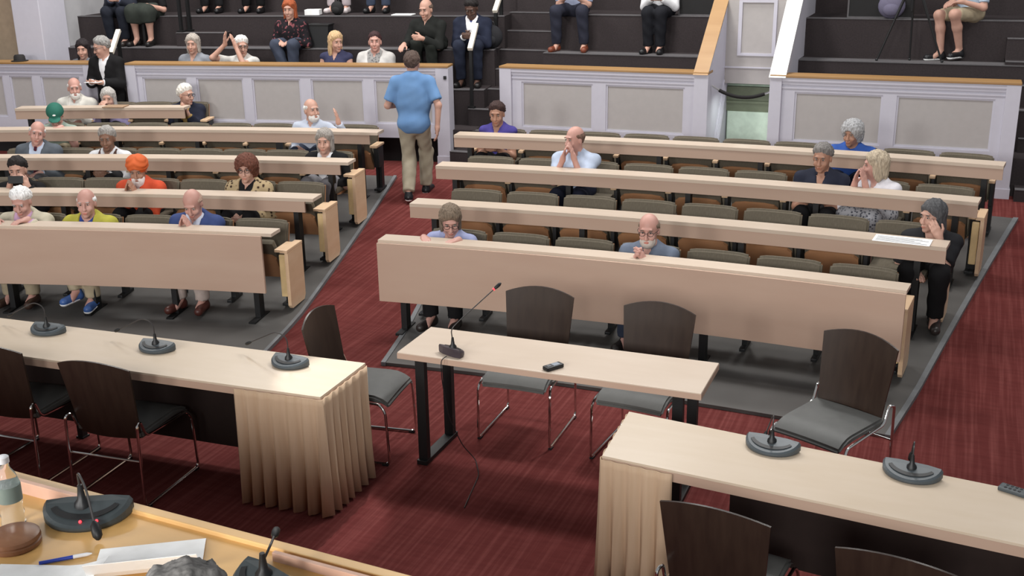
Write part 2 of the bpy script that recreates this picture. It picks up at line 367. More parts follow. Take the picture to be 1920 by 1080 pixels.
# ------------------------------------------------------------------ auditorium seats
def seat_proto(up):
    root = bpy.data.objects.new('auditorium_seat', None); COL.objects.link(root)
    # padded back: rounded, curved slab leaning back
    t = B(); W = .245; n = 8; th = .055
    prof = [(.10, .30), (.19, .72)]
    def pt(u, s, side):
        x = W*u; z = .30+.42*s; y = .085+.11*s-.02*(1-u*u)*0+.018*u*u*-1; 
        zz = z-(.012*abs(u)**6 if s > .9 else 0)
        return (x, y-(th if side else 0), zz)
    V = {}
    for side in (0, 1):
        for i in range(n+1):
            for j in range(7): V[side, i, j] = t.verts.new(pt(-1+2*i/n, j/6, side))
    for side in (0, 1):
        for i in range(n):
            for j in range(6): t.faces.new([V[side, i, j], V[side, i+1, j], V[side, i+1, j+1], V[side, i, j+1]])
    for j in range(6):
        t.faces.new([V[0, 0, j], V[1, 0, j], V[1, 0, j+1], V[0, 0, j+1]]); t.faces.new([V[0, n, j], V[1, n, j], V[1, n, j+1], V[0, n, j+1]])
    for i in range(n):
        t.faces.new([V[0, i, 0], V[1, i, 0], V[1, i+1, 0], V[0, i+1, 0]]); t.faces.new([V[0, i, 6], V[1, i, 6], V[1, i+1, 6], V[0, i+1, 6]])
    bmesh.ops.recalc_face_normals(t, faces=t.faces)
    rim = [e for e in t.edges if len(e.link_faces) == 2 and e.calc_face_angle(0) > .9]
    bmesh.ops.bevel(t, geom=rim, offset=.016, segments=3, affect='EDGES')
    obj('backrest', t, OLIVE, root, True)
    t = B(); box(t, -.235, .235, .0, .014, -.02, .40, .004, M=Matrix.Translation((0, .095, .30)) @ Matrix.Rotation(R(-14), 4, 'X')); obj('back_shell', t, PANWOOD, root)
    # cushion and its wooden pan, tipped up or down
    Q = Matrix.Translation((0, .03, .275 if up else .375)) @ (Matrix.Rotation(R(-58 if up else 0), 4, 'X'))
    t = B(); box(t, -.225, .225, -.37, 0, -.005, .06, .026, M=Q); obj('cushion', t, OLIVE, root, True)
    t = B()
    pts = [(-.215, .03), (.215, .03), (.215, -.20), (.18, -.235), (.09, -.25), (-.09, -.25), (-.18, -.235), (-.215, -.20)] if up else [(-.215, -.0), (.215, .0), (.215, -.24), (.17, -.30), (.09, -.325), (-.09, -.325), (-.17, -.30), (-.215, -.24)]
    a = [t.verts.new(Q @ Vector((p[0], p[1], -.03))) for p in pts]; b = [t.verts.new(Q @ Vector((p[0], p[1], -.005))) for p in pts]; nn = len(pts)
    t.faces.new(a); t.faces.new(b[::-1])
    for i in range(nn): t.faces.new([a[i], a[(i+1) % nn], b[(i+1) % nn], b[i]])
    obj('seat_pan', t, PANWOOD, root)
    # shared standard on the seat's +x side with the arm cap
    def standard(x, nm='armrest'):
        t = B(); box(t, x-.018, x+.018, -.09, .07, .28, .52, .006); box(t, x-.02, x+.02, -.03, .05, .02, .30); box(t, x-.022, x+.022, -.12, .12, .015, .04, .004)
        p = obj(nm, t, BLKPL, root)
        c = B(); box(c, x-.028, x+.028, -.19, .08, .52, .547, .008); obj('arm_cap', c, ARMWOOD, p)
    standard(.27)
    return root
SEAT_UP, SEAT_DN = seat_proto(True), seat_proto(False)
def end_arm(root, x, panel):
    t = B(); box(t, x-.018, x+.018, -.09, .07, .28, .52, .006); box(t, x-.02, x+.02, -.03, .05, .02, .30); box(t, x-.022, x+.022, -.12, .12, .015, .04, .004)
    p = obj('end_armrest', t, BLKPL, root)
    if not panel:
        c = B(); box(c, x-.03, x+.03, -.2, .08, .52, .547, .008); obj('arm_cap', c, ARMWOOD, p); return
    sx = 1 if x > 0 else -1
    c = B(); box(c, min(x, x+sx*.07), max(x, x+sx*.07), -.21, .13, .52, .55, .006); obj('arm_cap', c, ARMWOOD, p)
    q = B(); xx = x+sx*.055
    pr = [(-.2, .05), (-.17, .02), (.09, .02), (.12, .06), (.12, .52), (-.2, .52)]
    prism_y(q, [(a, b) for a, b in pr], xx-.015, xx+.015); obj('end_panel', q, ARMWOOD, root)
    q = B(); box(q, x-.025, x+.035, -.18, -.15, .12, .50, .012); obj('inner_panel', q, mat('pale_maple', (214, 186, 138), .45), root)
def place_seat(k, a, occupied, label, group):
    src = SEAT_DN if occupied else SEAT_UP
    x, y = pol(R0+DR*k+.44, a)
    o = dup(src, (x, y, fz(R0+DR*k+.44)+.022), R(-a))
    tag(o, label, 'seat', group); return o
ROCC = [[0, 3], [7], [2, 6, 7], [0, 7]]
RSEAT = [(-5.33, 5.52, 7), (-5.83, 5.88, 8), (-6.30, 6.25, 9), (-6.66, 6.33, 10)]
for k, (a0, a1, n) in enumerate(RSEAT):
    p = (a1-a0)/n
    for i in range(n):
        lab = 'olive seat, %s from the red aisle in the %s row of the wide block' % (ORD[i], ROWN[k])
        o = place_seat(k, a0+p*(i+.5), i in ROCC[k], lab, 'auditorium seats, %s row of the wide block' % ROWN[k])
        if i == 0: end_arm(o, -.27, False)
        if i == n-1 and k < 3: end_arm(o, .30, True)
LSEAT = [(-8.96, 1.50, 6), (-9.20, 1.35, 7), (-9.46, 1.247, 8), (-9.63, 1.245, 8), (-15.66, 1.10, 4)]
LOCC = [[1, 3, 4], [1, 3, 6], [0, 5, 7], [1, 7], [0, 2, 3]]
for k, (a1, p, n) in enumerate(LSEAT):
    for i in range(n):
        lab = 'olive seat, %s from the red aisle in the %s row of the angled block' % (ORD[i], ROWN[k])
        o = place_seat(k, a1-p*(i+.5), i in LOCC[k], lab, 'auditorium seats, %s row of the angled block' % ROWN[k])
        if i == 0: end_arm(o, .30, k < 3)
        if i == n-1: end_arm(o, -.27, False)
for src in (SEAT_UP, SEAT_DN):
    for c in list(src.children_recursive)+[src]: bpy.data.objects.remove(c)

# ------------------------------------------------------------------ committee tables, chairs and what stands on them
def poly_table(label, pts, z, th, group):
    cx = sum(p[0] for p in pts)/len(pts); cy = sum(p[1] for p in pts)/len(pts)
    root = thing('committee_table', label, 'table', (cx, cy, 0), 0, group); Q = [(p[0]-cx, p[1]-cy) for p in pts]
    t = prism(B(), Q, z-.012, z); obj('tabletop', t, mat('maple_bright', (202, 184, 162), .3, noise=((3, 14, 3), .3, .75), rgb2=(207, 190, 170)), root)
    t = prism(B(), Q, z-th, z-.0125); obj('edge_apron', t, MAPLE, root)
    return root, cx, cy
LT, lx, ly = poly_table('long maple committee table carrying three grey microphones, pleated tan skirt at its end', [(-7.2, 5.22), (-3.12, 5.38), (-3.11, 4.85), (-7.2, 4.70)], .74, .055, 'committee tables')
RT, rx, ry = poly_table('maple committee table holding two grey microphones and a remote control', [(-1.46, 5.24), (1.3, 4.90), (1.3, 4.43), (-1.44, 4.70)], .74, .06, 'committee tables')
def skirt(parent, path, cx, cy, z0=.015, z1=.725):
    bm = B(); L = 0; prev = None; rows = []
    P = [Vector((p[0]-cx, p[1]-cy, 0)) for p in path]
    for i in range(len(P)-1):
        d = P[i+1]-P[i]; ln = d.length; d.normalize(); nrm = Vector((d.y, -d.x, 0)); n = max(8, int(ln/.012))
        for j in range(n+(1 if i == len(P)-2 else 0)):
            s = L+ln*j/n; q = P[i]+d*(ln*j/n); ph = s*2*math.pi/.085+1.1*math.sin(s*9)
            w_ = math.sin(ph)+.35*math.sin(2*ph+.7)
            rows.append([q+nrm*(.012+(.004+.016*t_+.01*t_*t_)*w_+.012*t_)+Vector((0, 0, z1+(z0-z1)*t_)) for t_ in (0, .06, .3, .65, 1)])
        L += ln
    V = [[bm.verts.new(p) for p in r] for r in rows]
    for a, b in zip(V, V[1:]):
        for k in range(4): bm.faces.new([a[k], b[k], b[k+1], a[k+1]])
    o = obj('pleated_skirt', bm, SKIRT, parent, True)
    md = o.modifiers.new('thickness', 'SOLIDIFY'); md.thickness = .004
    return o
skirt(LT, [(-3.66, 4.83), (-3.11, 4.85), (-3.12, 5.38)], lx, ly)
skirt(RT, [(-1.46, 5.24), (-1.44, 4.70), (-1.08, 4.66)], rx, ry)
def table_frame(root, cx, cy, posts):
    for (x, y) in posts:
        t = B(); box(t, x-cx-.022, x-cx+.022, y-cy-.022, y-cy+.022, 0, .69); box(t, x-cx-.03, x-cx+.03, y-cy-.03, y-cy+.03, 0, .012); obj('leg', t, BLACK, root)
table_frame(LT, lx, ly, [(-3.2, 5.28), (-3.2, 4.93), (-5.2, 5.2), (-7.0, 5.1), (-7.0, 4.8)])
table_frame(RT, rx, ry, [(-1.36, 5.12), (-1.36, 4.77), (1.2, 4.8), (1.2, 4.52)])
t = B(); box(t, -4.0, -.2, .22, .24, .12, .68, M=Matrix.Translation((-7.1-lx, 4.98-ly, 0)) @ Matrix.Rotation(R(2.2), 4, 'Z') @ Matrix.Translation((4.0, -.1, 0))); obj('modesty_panel', t, mat('dark_cloth', (38, 27, 24), .9), LT)
t = B(); box(t, 0, 2.1, .2, .22, .12, .68, M=Matrix.Translation((-.9-rx, 4.86-ry, 0)) @ Matrix.Rotation(R(-7), 4, 'Z')); obj('modesty_panel', t, MATS['dark_cloth'], RT)
# witness table
WT = thing('witness_table', 'narrow maple witness table with black frame legs, holding a lone gooseneck microphone', 'table', (-2.09, 5.84, 0))
t = B(); box(t, -.935, .935, -.235, .24, .70, .74, .004); obj('tabletop', t, MAPLE_TOP, WT)
t = B(); box(t, -.936, .936, -.237, .242, .698, .732); obj('edge_band', t, MAPLE, WT)
for sx in (-1, 1):
    for y in (-.19, .19): t = B(); box(t, sx*.80-.03, sx*.80+.03, y-.022, y+.022, .03, .70); obj('leg', t, BLACK, WT)
    t = B(); box(t, sx*.80-.035, sx*.80+.035, -.235, .235, 0, .03, .004); obj('foot_rail', t, BLACK, WT)
t = B(); box(t, -.8, .8, .15, .17, .60, .69); obj('cross_beam', t, BLACK, WT)

def chair_proto():
    root = bpy.data.objects.new('stacking_chair', None); COL.objects.link(root)
    # curved wooden back: wider above, arched top
    bm = B(); n, mm, th = 12, 10, .012; V = {}
    for s in (0, 1):
        for i in range(n+1):
            u = -1+2*i/n
            for j in range(mm+1):
                v = j/mm; wdt = .205+.035*v; zt = .41+(.45+.045*(1-u*u))*v
                V[s, i, j] = bm.verts.new((wdt*u, .20+.075*v+.035*(1-u*u)+(th if s else 0), zt))
    for s in (0, 1):
        for i in range(n):
            for j in range(mm): bm.faces.new([V[s, i, j], V[s, i+1, j], V[s, i+1, j+1], V[s, i, j+1]])
    for j in range(mm):
        for i in (0, n): bm.faces.new([V[0, i, j], V[1, i, j], V[1, i, j+1], V[0, i, j+1]])
    for i in range(n):
        for j in (0, mm): bm.faces.new([V[0, i, j], V[1, i, j], V[1, i+1, j], V[0, i+1, j]])
    bmesh.ops.recalc_face_normals(bm, faces=bm.faces)
    obj('backrest', bm, DARKW, root, True)
    # upholstered seat with a waterfall front edge
    bm = B(); n = 10; V = {}
    for s in (0, 1):
        for i in range(n+1):
            u = -1+2*i/n
            for j in range(n+1):
                v = j/n; y = .22-.47*v; drop = .05*max(0, (v-.72)/.28)**2; cr = .006*(1-u*u)
                r_ = .03*max(0, abs(u)-.8)/.2*0
                V[s, i, j] = bm.verts.new((.225*u*(1-.03*v), y, .455-drop+cr-(.045 if s else 0)+(.012 if s and v > .8 else 0)))
    for s in (0, 1):
        for i in range(n):
            for j in range(n): bm.faces.new([V[s, i, j], V[s, i+1, j], V[s, i+1, j+1], V[s, i, j+1]])
    for j in range(n):
        for i in (0, n): bm.faces.new([V[0, i, j], V[1, i, j], V[1, i, j+1], V[0, i, j+1]]); bm.faces.new([V[0, j, i], V[1, j, i], V[1, j+1, i], V[0, j+1, i]])
    bmesh.ops.recalc_face_normals(bm, faces=bm.faces)
    rim = [e for e in bm.edges if len(e.link_faces) == 2 and e.calc_face_angle(0) > .9]
    bmesh.ops.bevel(bm, geom=rim, offset=.012, segments=2, affect='EDGES')
    obj('seat', bm, PADGREY, root, True)
    for sx in (-1, 1):
        x = sx*.245
        path = [(x, .30, .012), (x, .285, .52), (sx*.235, .24, .53), (sx*.235, .20, .425), (sx*.235, -.20, .405), (x, -.235, .36), (x, -.25, .012)]
        bm = B(); tube(bm, rounded(path, .035, 4, True), .0085, 8, True); obj('sled_frame', bm, CHROME, root, True)
        for y in (-.22, .27): bm = B(); box(bm, x-.011, x+.011, y-.02, y+.02, 0, .012); obj('glide', bm, BLKPL, root)
    bm = B(); tube(bm, [(-.245, .288, .30), (.245, .288, .30)], .007, 8); obj('crossbar', bm, CHROME, root, True)
    return root
CH = chair_proto()
for x, y, a, lab in [(-2.46, 6.31, 1, 'dark wood chair behind the witness table, beside the gooseneck microphone'),
                     (-1.66, 6.26, -5, 'dark wood chair with a pale scratch down its back, behind the witness table'),
                     (-.515, 6.15, -25, 'dark wood chair standing alone at an angle beside the side aisle'),
                     (-3.35, 5.74, 97, 'dark wood chair turned sideways between the skirted long table and the red aisle'),
                     (-5.20, 4.84, 183, 'dark wood chair tucked under the skirted long table, second from the skirt'),
                     (-4.42, 4.83, 184, 'dark wood chair tucked under the skirted long table, beside the skirt'),
                     (-.74, 4.40, 173, 'dark wood chair tucked under the two-microphone table, beside its skirt'),
                     (-.0, 4.27, 172, 'dark wood chair tucked under the two-microphone table, middle of three'),
                     (.80, 4.17, 172, 'dark wood chair tucked under the two-microphone table, third from its skirt')]:
    tag(dup(CH, (x, y, 0), R(a)), lab, 'chair', 'dark wood chairs with chrome sled bases')
for c in list(CH.children_recursive)+[CH]: bpy.data.objects.remove(c)


# delegate microphones: crescent base, stub, gooseneck and head
def mic(loc, rz, neck, label, m=GREYPL, lights=False, sc=1.0, head_r=.011):
    root = thing('conference_microphone', label, 'microphone', loc, R(rz), 'conference microphones')
    bm = B(); n = 22; V = []
    def outline(k, inset=0):
        pts = [((.125-inset)*math.cos(math.pi+math.pi*i/n), (.115-inset)*math.sin(math.pi+math.pi*i/n)*1.0+.0) for i in range(n+1)]
        return pts
    def layer(scl, z0, zslope, yb): return [bm.verts.new((x*scl*sc, (y*scl)*sc + (0 if y < -1e-6 else yb), z0+zslope*(y+.115)/.115)) for x, y in outline(0)]+[bm.verts.new((.06*sc, .012, z0+zslope)), bm.verts.new((-.06*sc, .012, z0+zslope))]
    Ls = [layer(.96, 0, 0, 0), layer(1.0, .008, 0, 0), layer(1.0, .014, .024, 0), layer(.93, .020, .030, 0)]
    for A, C in zip(Ls, Ls[1:]):
        k = len(A)
        for i in range(k): bm.faces.new([A[i], A[(i+1) % k], C[(i+1) % k], C[i]])
    bm.faces.new(Ls[0][::-1]); bm.faces.new(Ls[-1])
    obj('base', bm, m, root)
    g = B(); pts = []
    for i in range(3, n-2):                                             # black crescent groove, raised a hair over the sloping top
        a = math.pi+math.pi*i/n; x, y = math.cos(a), math.sin(a); z = lambda yy: .020+.030*(yy+.115)/.115+.0015
        pts.append(((.104*x*sc, .084*y*sc-.004, z(.084*y-.004)), (.090*x*sc, .066*y*sc-.002, z(.066*y-.002))))
    vs = [[g.verts.new(p) for p in q] for q in pts]
    for a, b in zip(vs, vs[1:]): g.faces.new([a[0], b[0], b[1], a[1]])
    ex = bmesh.ops.extrude_face_region(g, geom=g.faces[:]); [setattr(v.co, 'z', v.co.z+.0015) for v in ex['geom'] if isinstance(v, bmesh.types.BMVert)]
    obj('display_groove', g, BLACK, root)
    s = B(); lathe(s, [(.024, .035), (.022, .05), (.012, .062), (.0085, .09), (.007, .105)], 14, Matrix.Translation((neck[0][0], neck[0][1], 0))); obj('neck_socket', s, BLKPL, root, True)
    s = B(); P = rounded(neck, .09, 6); tube(s, P, .0035, 7); obj('gooseneck', s, mat('neck_grey', (62, 60, 60), .4, .5), root, True)
    d = (Vector(P[-1])-Vector(P[-2])).normalized(); s = B(); e = Vector(P[-1])
    Q = Matrix.Translation(e) @ d.to_track_quat('Z', 'Y').to_matrix().to_4x4()
    lathe(s, [(.005, -.012), (head_r*.9, .0), (head_r, .018), (head_r*.95, .032), (head_r*.5, .042), (.001, .045)], 12, Q); obj('head', s, BLACK, root, True)
    if lights:
        for lx_ in (-.0, .045): s = B(); ball(s, (lx_, -.096, .026), .0045); obj('red_light', s, mat('red_glow', (255, 50, 60), .4, emit=2.0), root)
    return root
NL = [(0, -.03, .08), (0, -.03, .17), (-.10, .0, .185), (-.33, .03, .07)]
mic((-5.33, 5.19, .742), 3, NL, 'grey crescent microphone on the long table, third from its skirted end')
mic((-4.45, 5.17, .742), 0, NL, 'grey crescent microphone on the long table, second from its skirted end')
mic((-3.53, 5.23, .742), -4, NL, 'grey crescent microphone on the skirted long table, beside its bare bright corner')
mic((-.68, 5.08, .742), -8, [(0, -.03, .08), (.0, -.02, .18), (-.03, .06, .13), (-.05, .03, .045)], 'grey crescent microphone on the two-microphone table, in front of the lone angled chair', sc=1.08)
mic((-.03, 5.02, .742), -10, [(0, -.03, .08), (.0, -.02, .17), (-.02, .07, .12), (-.03, .09, .05)], 'grey crescent microphone on the two-microphone table, beside the remote control', sc=1.08)
wm = mic((-2.70, 5.66, .742), 158, [(0, -.03, .08), (.0, -.02, .16), (-.02, -.06, .2), (-.105, -.301, .375)], 'dark gooseneck microphone with a red ring, alone on the witness table', mat('violet_black_plastic', (58, 50, 56), .45), sc=.75)
s = B(); tube(s, [(-.099, -.286, .365), (-.1015, -.292, .369)], .0085, 10); obj('red_ring', s, MATS.get('red_glow') or mat('red_glow', (255, 50, 60), .4, emit=2.0), wm)
t = B(); tube(t, rounded([(-2.70, 5.62, .75), (-2.71, 5.56, .745), (-2.72, 5.585, .60), (-2.70, 5.62, .35), (-2.66, 5.72, .12), (-2.60, 5.78, .006), (-2.5, 5.6, .004), (-2.42, 5.2, .004)], .05), .003, 6)
tag(obj('microphone_cable', t, BLKPL, None, True), 'thin black cable hanging from the gooseneck microphone over the witness table edge', 'cable')
rec = thing('voice_recorder', 'small black voice recorder with a grey screen on the witness table', 'recorder', (-2.04, 5.67, .741), R(-32))
s = B(); box(s, -.026, .026, -.06, .06, 0, .024, .006); obj('body', s, BLKPL, rec)
s = B(); box(s, -.018, .018, -.005, .04, .0235, .0255); obj('screen', s, mat('screen_grey', (150, 156, 165), .2), rec)
s = B(); box(s, -.014, .014, -.045, -.018, .0235, .027, .001); obj('buttons', s, mat('button_grey', (90, 92, 96), .4), rec)
rc_ = thing('remote_control', 'small grey remote control lying on the two-microphone table', 'remote', (.40, 4.98, .741), R(68))
s = B(); box(s, -.028, .028, -.06, .06, 0, .02, .006); obj('body', s, GREYPL, rc_)
s = B(); [box(s, x-.006, x+.006, y-.005, y+.005, .019, .0225) for x in (-.014, .014) for y in (-.03, -.01, .01, .03)]; obj('keypad', s, BLKPL, rc_)
sp = bpy.data.lights.new('table_glare_spot', 'SPOT'); sp.energy = 900; sp.spot_size = R(6.4); sp.spot_blend = .3; sp.shadow_soft_size = .05  # added narrow spot, stands in for a glare patch on the table end
spo = bpy.data.objects.new('table_glare_spot', sp); COL.objects.link(spo); spo.location = (-4.0, 7.6, 6.2); spo.rotation_euler = (Vector((-3.20, 5.12, .74))-spo.location).to_track_quat('-Z', 'Y').to_euler()

# ------------------------------------------------------------------ dais desk in front of the camera
DZ = 1.6
DM = Matrix.Translation((-1.9, 2.25, 0)) @ Matrix.Rotation(R(-3.9), 4, 'Z')
def dz(x, y, z=DZ): p = DM @ Vector((x, y, z)); return (p.x, p.y, p.z)
DD = thing('dais_desk', 'honey oak dais desk with a raised rim, strewn with papers', 'desk', (-1.9, 2.25, .86), R(-3.9))
HONEY = mat('honey_wood', (206, 160, 96), .4, noise=((1.5, 9, 2), .3, .75), rgb2=(216, 174, 112))
HONEY2 = mat('honey_edge', (214, 172, 114), .4, noise=((1.5, 9, 2), .3, .75), rgb2=(222, 184, 130))
z0 = -.86
t = B(); box(t, -4.5, 1.0, -.75, 0, 1.565+z0, DZ+z0); obj('desktop', t, HONEY, DD)
t = B(); box(t, -4.5, 1.0, -.022, .012, 1.56+z0, DZ+.014+z0, .003); obj('outer_rim', t, HONEY2, DD)
t = B(); box(t, -4.5, -.62, -.062, -.048, DZ-.005+z0, DZ+.026+z0, .002); box(t, .33, 1.0, -.062, -.048, DZ-.005+z0, DZ+.026+z0, .002); box(t, -.72, -.28, -.066, -.05, DZ-.005+z0, DZ+.04+z0, .002); obj('inner_ledge', t, mat('pink_wood', (198, 160, 140), .5), DD)
t = B(); box(t, -4.5, 1.0, -.03, 0, 0, 1.56+z0); obj('front_panel', t, HONEY, DD)
bm = B(); box(bm, -7, -.6, -1.5, 2.24, -.02, .86); struct('floor_dais', bm, CARPET)
mic((-2.215, 2.20, DZ+.001), 27, [(-.01, -.025, .075), (-.01, -.03, .155), (.02, -.07, .12), (.055, -.145, .04)], 'charcoal microphone with two red lights on the honey oak dais desk', mat('charcoal_plastic', (52, 58, 60), .4), True, 1.0, .014)
mic((-1.50, 2.06, DZ+.001), -20, [(-.01, -.02, .08), (-.03, .02, .10), (-.08, .07, .09)], 'charcoal conference microphone on the dais desk beside the grey-haired head', MATS['charcoal_plastic'], False, .9)
def bottle():
    b = thing('water_bottle', 'clear plastic water bottle with a grey-green label on the dais desk', 'bottle', (-2.36, 2.06, DZ))
    s = B(); lathe(s, [(.02, 0), (.031, .004), (.033, .02), (.030, .035), (.033, .05), (.030, .065), (.033, .085), (.033, .14), (.024, .17), (.0135, .188), (.0125, .21)], 24)
    g = bpy.data.materials.new('clear_plastic'); g.use_nodes = True; pb = g.node_tree.nodes['Principled BSDF']; pb.inputs['Transmission Weight'].default_value = .9; pb.inputs['Roughness'].default_value = .08; pb.inputs['IOR'].default_value = 1.2; pb.inputs['Base Color'].default_value = (.92, .94, .95, 1)
    obj('body', s, g, b, True)
    s = B(); lathe(s, [(.0338, .09), (.0338, .138)], 24); obj('label', s, mat('label_green', (120, 134, 128), .5), b, True)
    s = B(); lathe(s, [(.0155, .205), (.0155, .222), (.012, .225)], 18); obj('cap', s, mat('cap_white', (225, 225, 228), .4), b, True)
bottle()
gv = thing('gavel_block', 'round brown sound block with a groove on the dais desk beside the bottle', 'gavel block', (-2.29, 1.99, DZ))
s = B(); lathe(s, [(.066, 0), (.07, .004), (.07, .014), (.066, .017), (.066, .019), (.07, .022), (.068, .032), (.06, .037), (.02, .038)], 32); obj('body', s, mat('brown_wood', (122, 82, 58), .4, noise=((8, 40, 8), .3, .7), rgb2=(134, 94, 68)), gv, True)
pen = thing('ballpoint_pen', 'blue pen with a white grip lying on the dais desk', 'pen', (-2.10, 1.975, DZ+.006), R(42))
s = B(); tube(s, [(-.065, 0, 0), (.02, 0, 0)], .0052, 10); obj('barrel', s, mat('pen_blue', (40, 62, 160), .35), pen, True)
s = B(); tube(s, [(.02, 0, 0), (.056, 0, 0), (.068, 0, 0)], [.0055, .0052, .0015], 10); obj('grip', s, mat('pen_white', (225, 225, 228), .4), pen, True)
def sheet(name, label, c, rz, w_, h_, z, cat='paper', curl=0):
    bm = B(); n = 8; V = {}
    for k in (0, 1):
        for i in range(n+1):
            for j in range(n+1): u, v = i/n-.5, j/n-.5; V[i, j, k] = bm.verts.new((u*w_, v*h_, curl*(max(0, u-.1)**2)*2+.0015*k))
    for k in (0, 1):
        for i in range(n):
            for j in range(n): bm.faces.new([V[i, j, k], V[i+1, j, k], V[i+1, j+1, k], V[i, j+1, k]][::1 if k else -1])
    for i in range(n):
        for j in (0, n): bm.faces.new([V[i, j, 0], V[i+1, j, 0], V[i+1, j, 1], V[i, j, 1]]); bm.faces.new([V[j, i, 0], V[j, i+1, 0], V[j, i+1, 1], V[j, i, 1]])
    o = obj(name, bm, PAPER); o.location = (c[0], c[1], z); o.rotation_euler = (0, 0, R(rz)); tag(o, label, cat); return o
sheet('paper_sheet', 'white sheet on the dais desk below the blue pen', (-2.07, 1.84), 18, .30, .216, DZ+.002, curl=.1)
sheet('paper_sheet', 'white sheet with a lifted corner on the dais desk beside the microphone', (-1.87, 2.03), -58, .216, .279, DZ+.003, curl=.25)
# ------------------------------------------------------------------ rails, rope and odds and ends round the tiers
def handrail(label, M, lo, hi, bases, box0=None):
    p0, p1 = M @ Vector(lo), M @ Vector(hi)
    root = thing('stair_handrail', label, 'handrail', tuple(M @ Vector((lo[0], lo[1], bases[0]))), 0, 'stair handrails'); off = root.location
    d = (p1-p0).normalized(); t = B(); e0, e1 = p0-d*.06-off, p1+d*.06-off
    side = Vector((0, 0, 1)).cross(d).normalized()*.03; upv = d.cross(side).normalized()*.02
    if upv.z < 0: upv = -upv
    vs = [t.verts.new(e+a*side+b*upv) for e in (e0, e1) for a, b in ((-1, -1), (1, -1), (1, 1), (-1, 1))]
    t.faces.new(vs[:4][::-1]); t.faces.new(vs[4:])
    for k in range(4): t.faces.new([vs[k], vs[(k+1) % 4], vs[4+(k+1) % 4], vs[4+k]])
    obj('rail', t, mat('rail_white', (222, 214, 200), .4), root)
    for p, zb in ((p0, bases[0]), (p1, bases[1])):
        q = B(); box(q, p.x-off.x-.02, p.x-off.x+.02, p.y-off.y-.02, p.y-off.y+.02, zb-off.z, p.z-off.z-.015); box(q, p.x-off.x-.045, p.x-off.x+.045, p.y-off.y-.045, p.y-off.y+.045, zb-off.z, zb-off.z+.02); obj('post', q, BLACK, root)
    return root
handrail('short white stair rail beside the standing person in the black suit', LM, (-4.62, .35, 1.72), (-4.66, .60, 1.91), (1.2, 1.24))
handrail('short white stair rail in front of the person in the dark green skirt', LM, (-4.60, 1.2, 2.12), (-4.63, 1.43, 2.29), (1.685, 2.07))
handrail('short white stair rail in front of the person in the navy suit', RM, (-5.69, .35, 1.78), (-5.74, .62, 1.98), (1.02, 1.24))
handrail('short white stair rail higher up behind the person in the navy suit', RM, (-5.70, 1.2, 2.17), (-5.73, 1.46, 2.35), (1.655, 1.88))
handrail('stair rail with two black posts rising from the carpeted half step', LM, (-4.05, 1.2, 2.75), (-4.0, 1.35, 2.86), (1.875, 1.875))
t = B(); P = [Vector((-2.62, 12.6, 1.44)).lerp(Vector((-1.95, 12.68, 1.40)), i/16)-Vector((0, 0, .105*(1-(2*i/16-1)**2))) for i in range(17)]
rp = thing('rope_barrier', 'black velvet rope with chrome ends hanging across the passage between the white parapets', 'rope', tuple(P[0]))
q = B(); tube(q, [p-P[0] for p in P[2:-2]], .02, 10); obj('rope', q, mat('black_velvet', (22, 20, 21), .8), rp, True)
for a in (P[:3], P[-3:]): q = B(); tube(q, [p-P[0] for p in a], .011, 8); obj('chrome_end', q, CHROME, rp, True)
q = thing('flat_cap', 'dark hat lying on the oak cap of the corner parapet', 'hat', Lp(-5.79, .06, 1.604))
s = B(); lathe(s, [(.10, 0), (.11, .006), (.075, .012), (.07, .06), (.055, .08), (.01, .085)], 20); obj('crown', s, mat('hat_black', (34, 32, 32), .8), q, True)
bn = thing('waste_bin', 'black bin standing on the tier between the red-haired and the blonde person', 'bin', Lp(-2.02, 1.12, 1.69), R(10))
s = B(); prism(s, [(-.15, -.1), (.15, -.1), (.15, .1), (-.15, .1)], 0, .29); [setattr(v.co, 'x', v.co.x*.86) for v in s.verts if v.co.z < .1]; obj('bin_body', s, BLKPL, bn)
s = B(); box(s, -.16, .16, -.11, .11, .285, .305, .006); obj('rim', s, BLACK, bn)
def crate(name, label, M, loc, w_, d_, h_):
    c = thing(name, label, 'case', tuple(M @ Vector(loc)), 0)
    s = B(); box(s, -w_/2, w_/2, 0, d_, 0, h_, .008); obj('box_body', s, mat('box_black', (19, 18, 19), .7), c)
    s = B(); box(s, -w_/2-.006, -w_/2+.012, -.006, .02, -.0, h_); box(s, -w_/2, w_/2, -.008, .01, -.0, .014); obj('edging', s, NOSE, c); return c
crate('dark_box', 'long black box standing in for a dark niche behind the grey and purple backpack on the upper tier', RM, (-.97, 1.48, 2.1), .72, .3, .45)  # solid black box put in for a dark niche with a pale edge
crate('dark_box', 'black box on the tier beside the person in white shirt and black trousers', RM, (-3.12, 1.46, 2.1), .46, .3, .4)
def pack(label, loc, col, sc=1):
    b = thing('backpack', label, 'bag', loc)
    s = B(); ball(s, (0, 0, .15*sc), .16*sc, 1, .6, .95, 18); obj('bag_body', s, mat('pack_%d' % col[0], col, .85), b, True)
    s = B(); ball(s, (0, -.07*sc, .11*sc), .1*sc, 1, .5, .8, 14); obj('pocket', s, MATS['pack_%d' % col[0]], b, True)
    s = B(); tube(s, rounded([(-.05*sc, 0, .29*sc), (-.04*sc, 0, .34*sc), (.04*sc, 0, .34*sc), (.05*sc, 0, .29*sc)], .03), .008, 6); obj('strap', s, BLKPL, b)
pack('grey and purple backpack on the upper tier in front of the long black box', Rp(-.84, 1.42, 2.10), (96, 92, 112), .95)
pack('black rucksack on the tier beside the person in the navy suit', Lp(.30, 1.08, 1.69), (30, 30, 34))
pack('black handbag on the upper tier by the papers', Lp(-1.93, 1.58, 2.07), (27, 26, 27), .62)
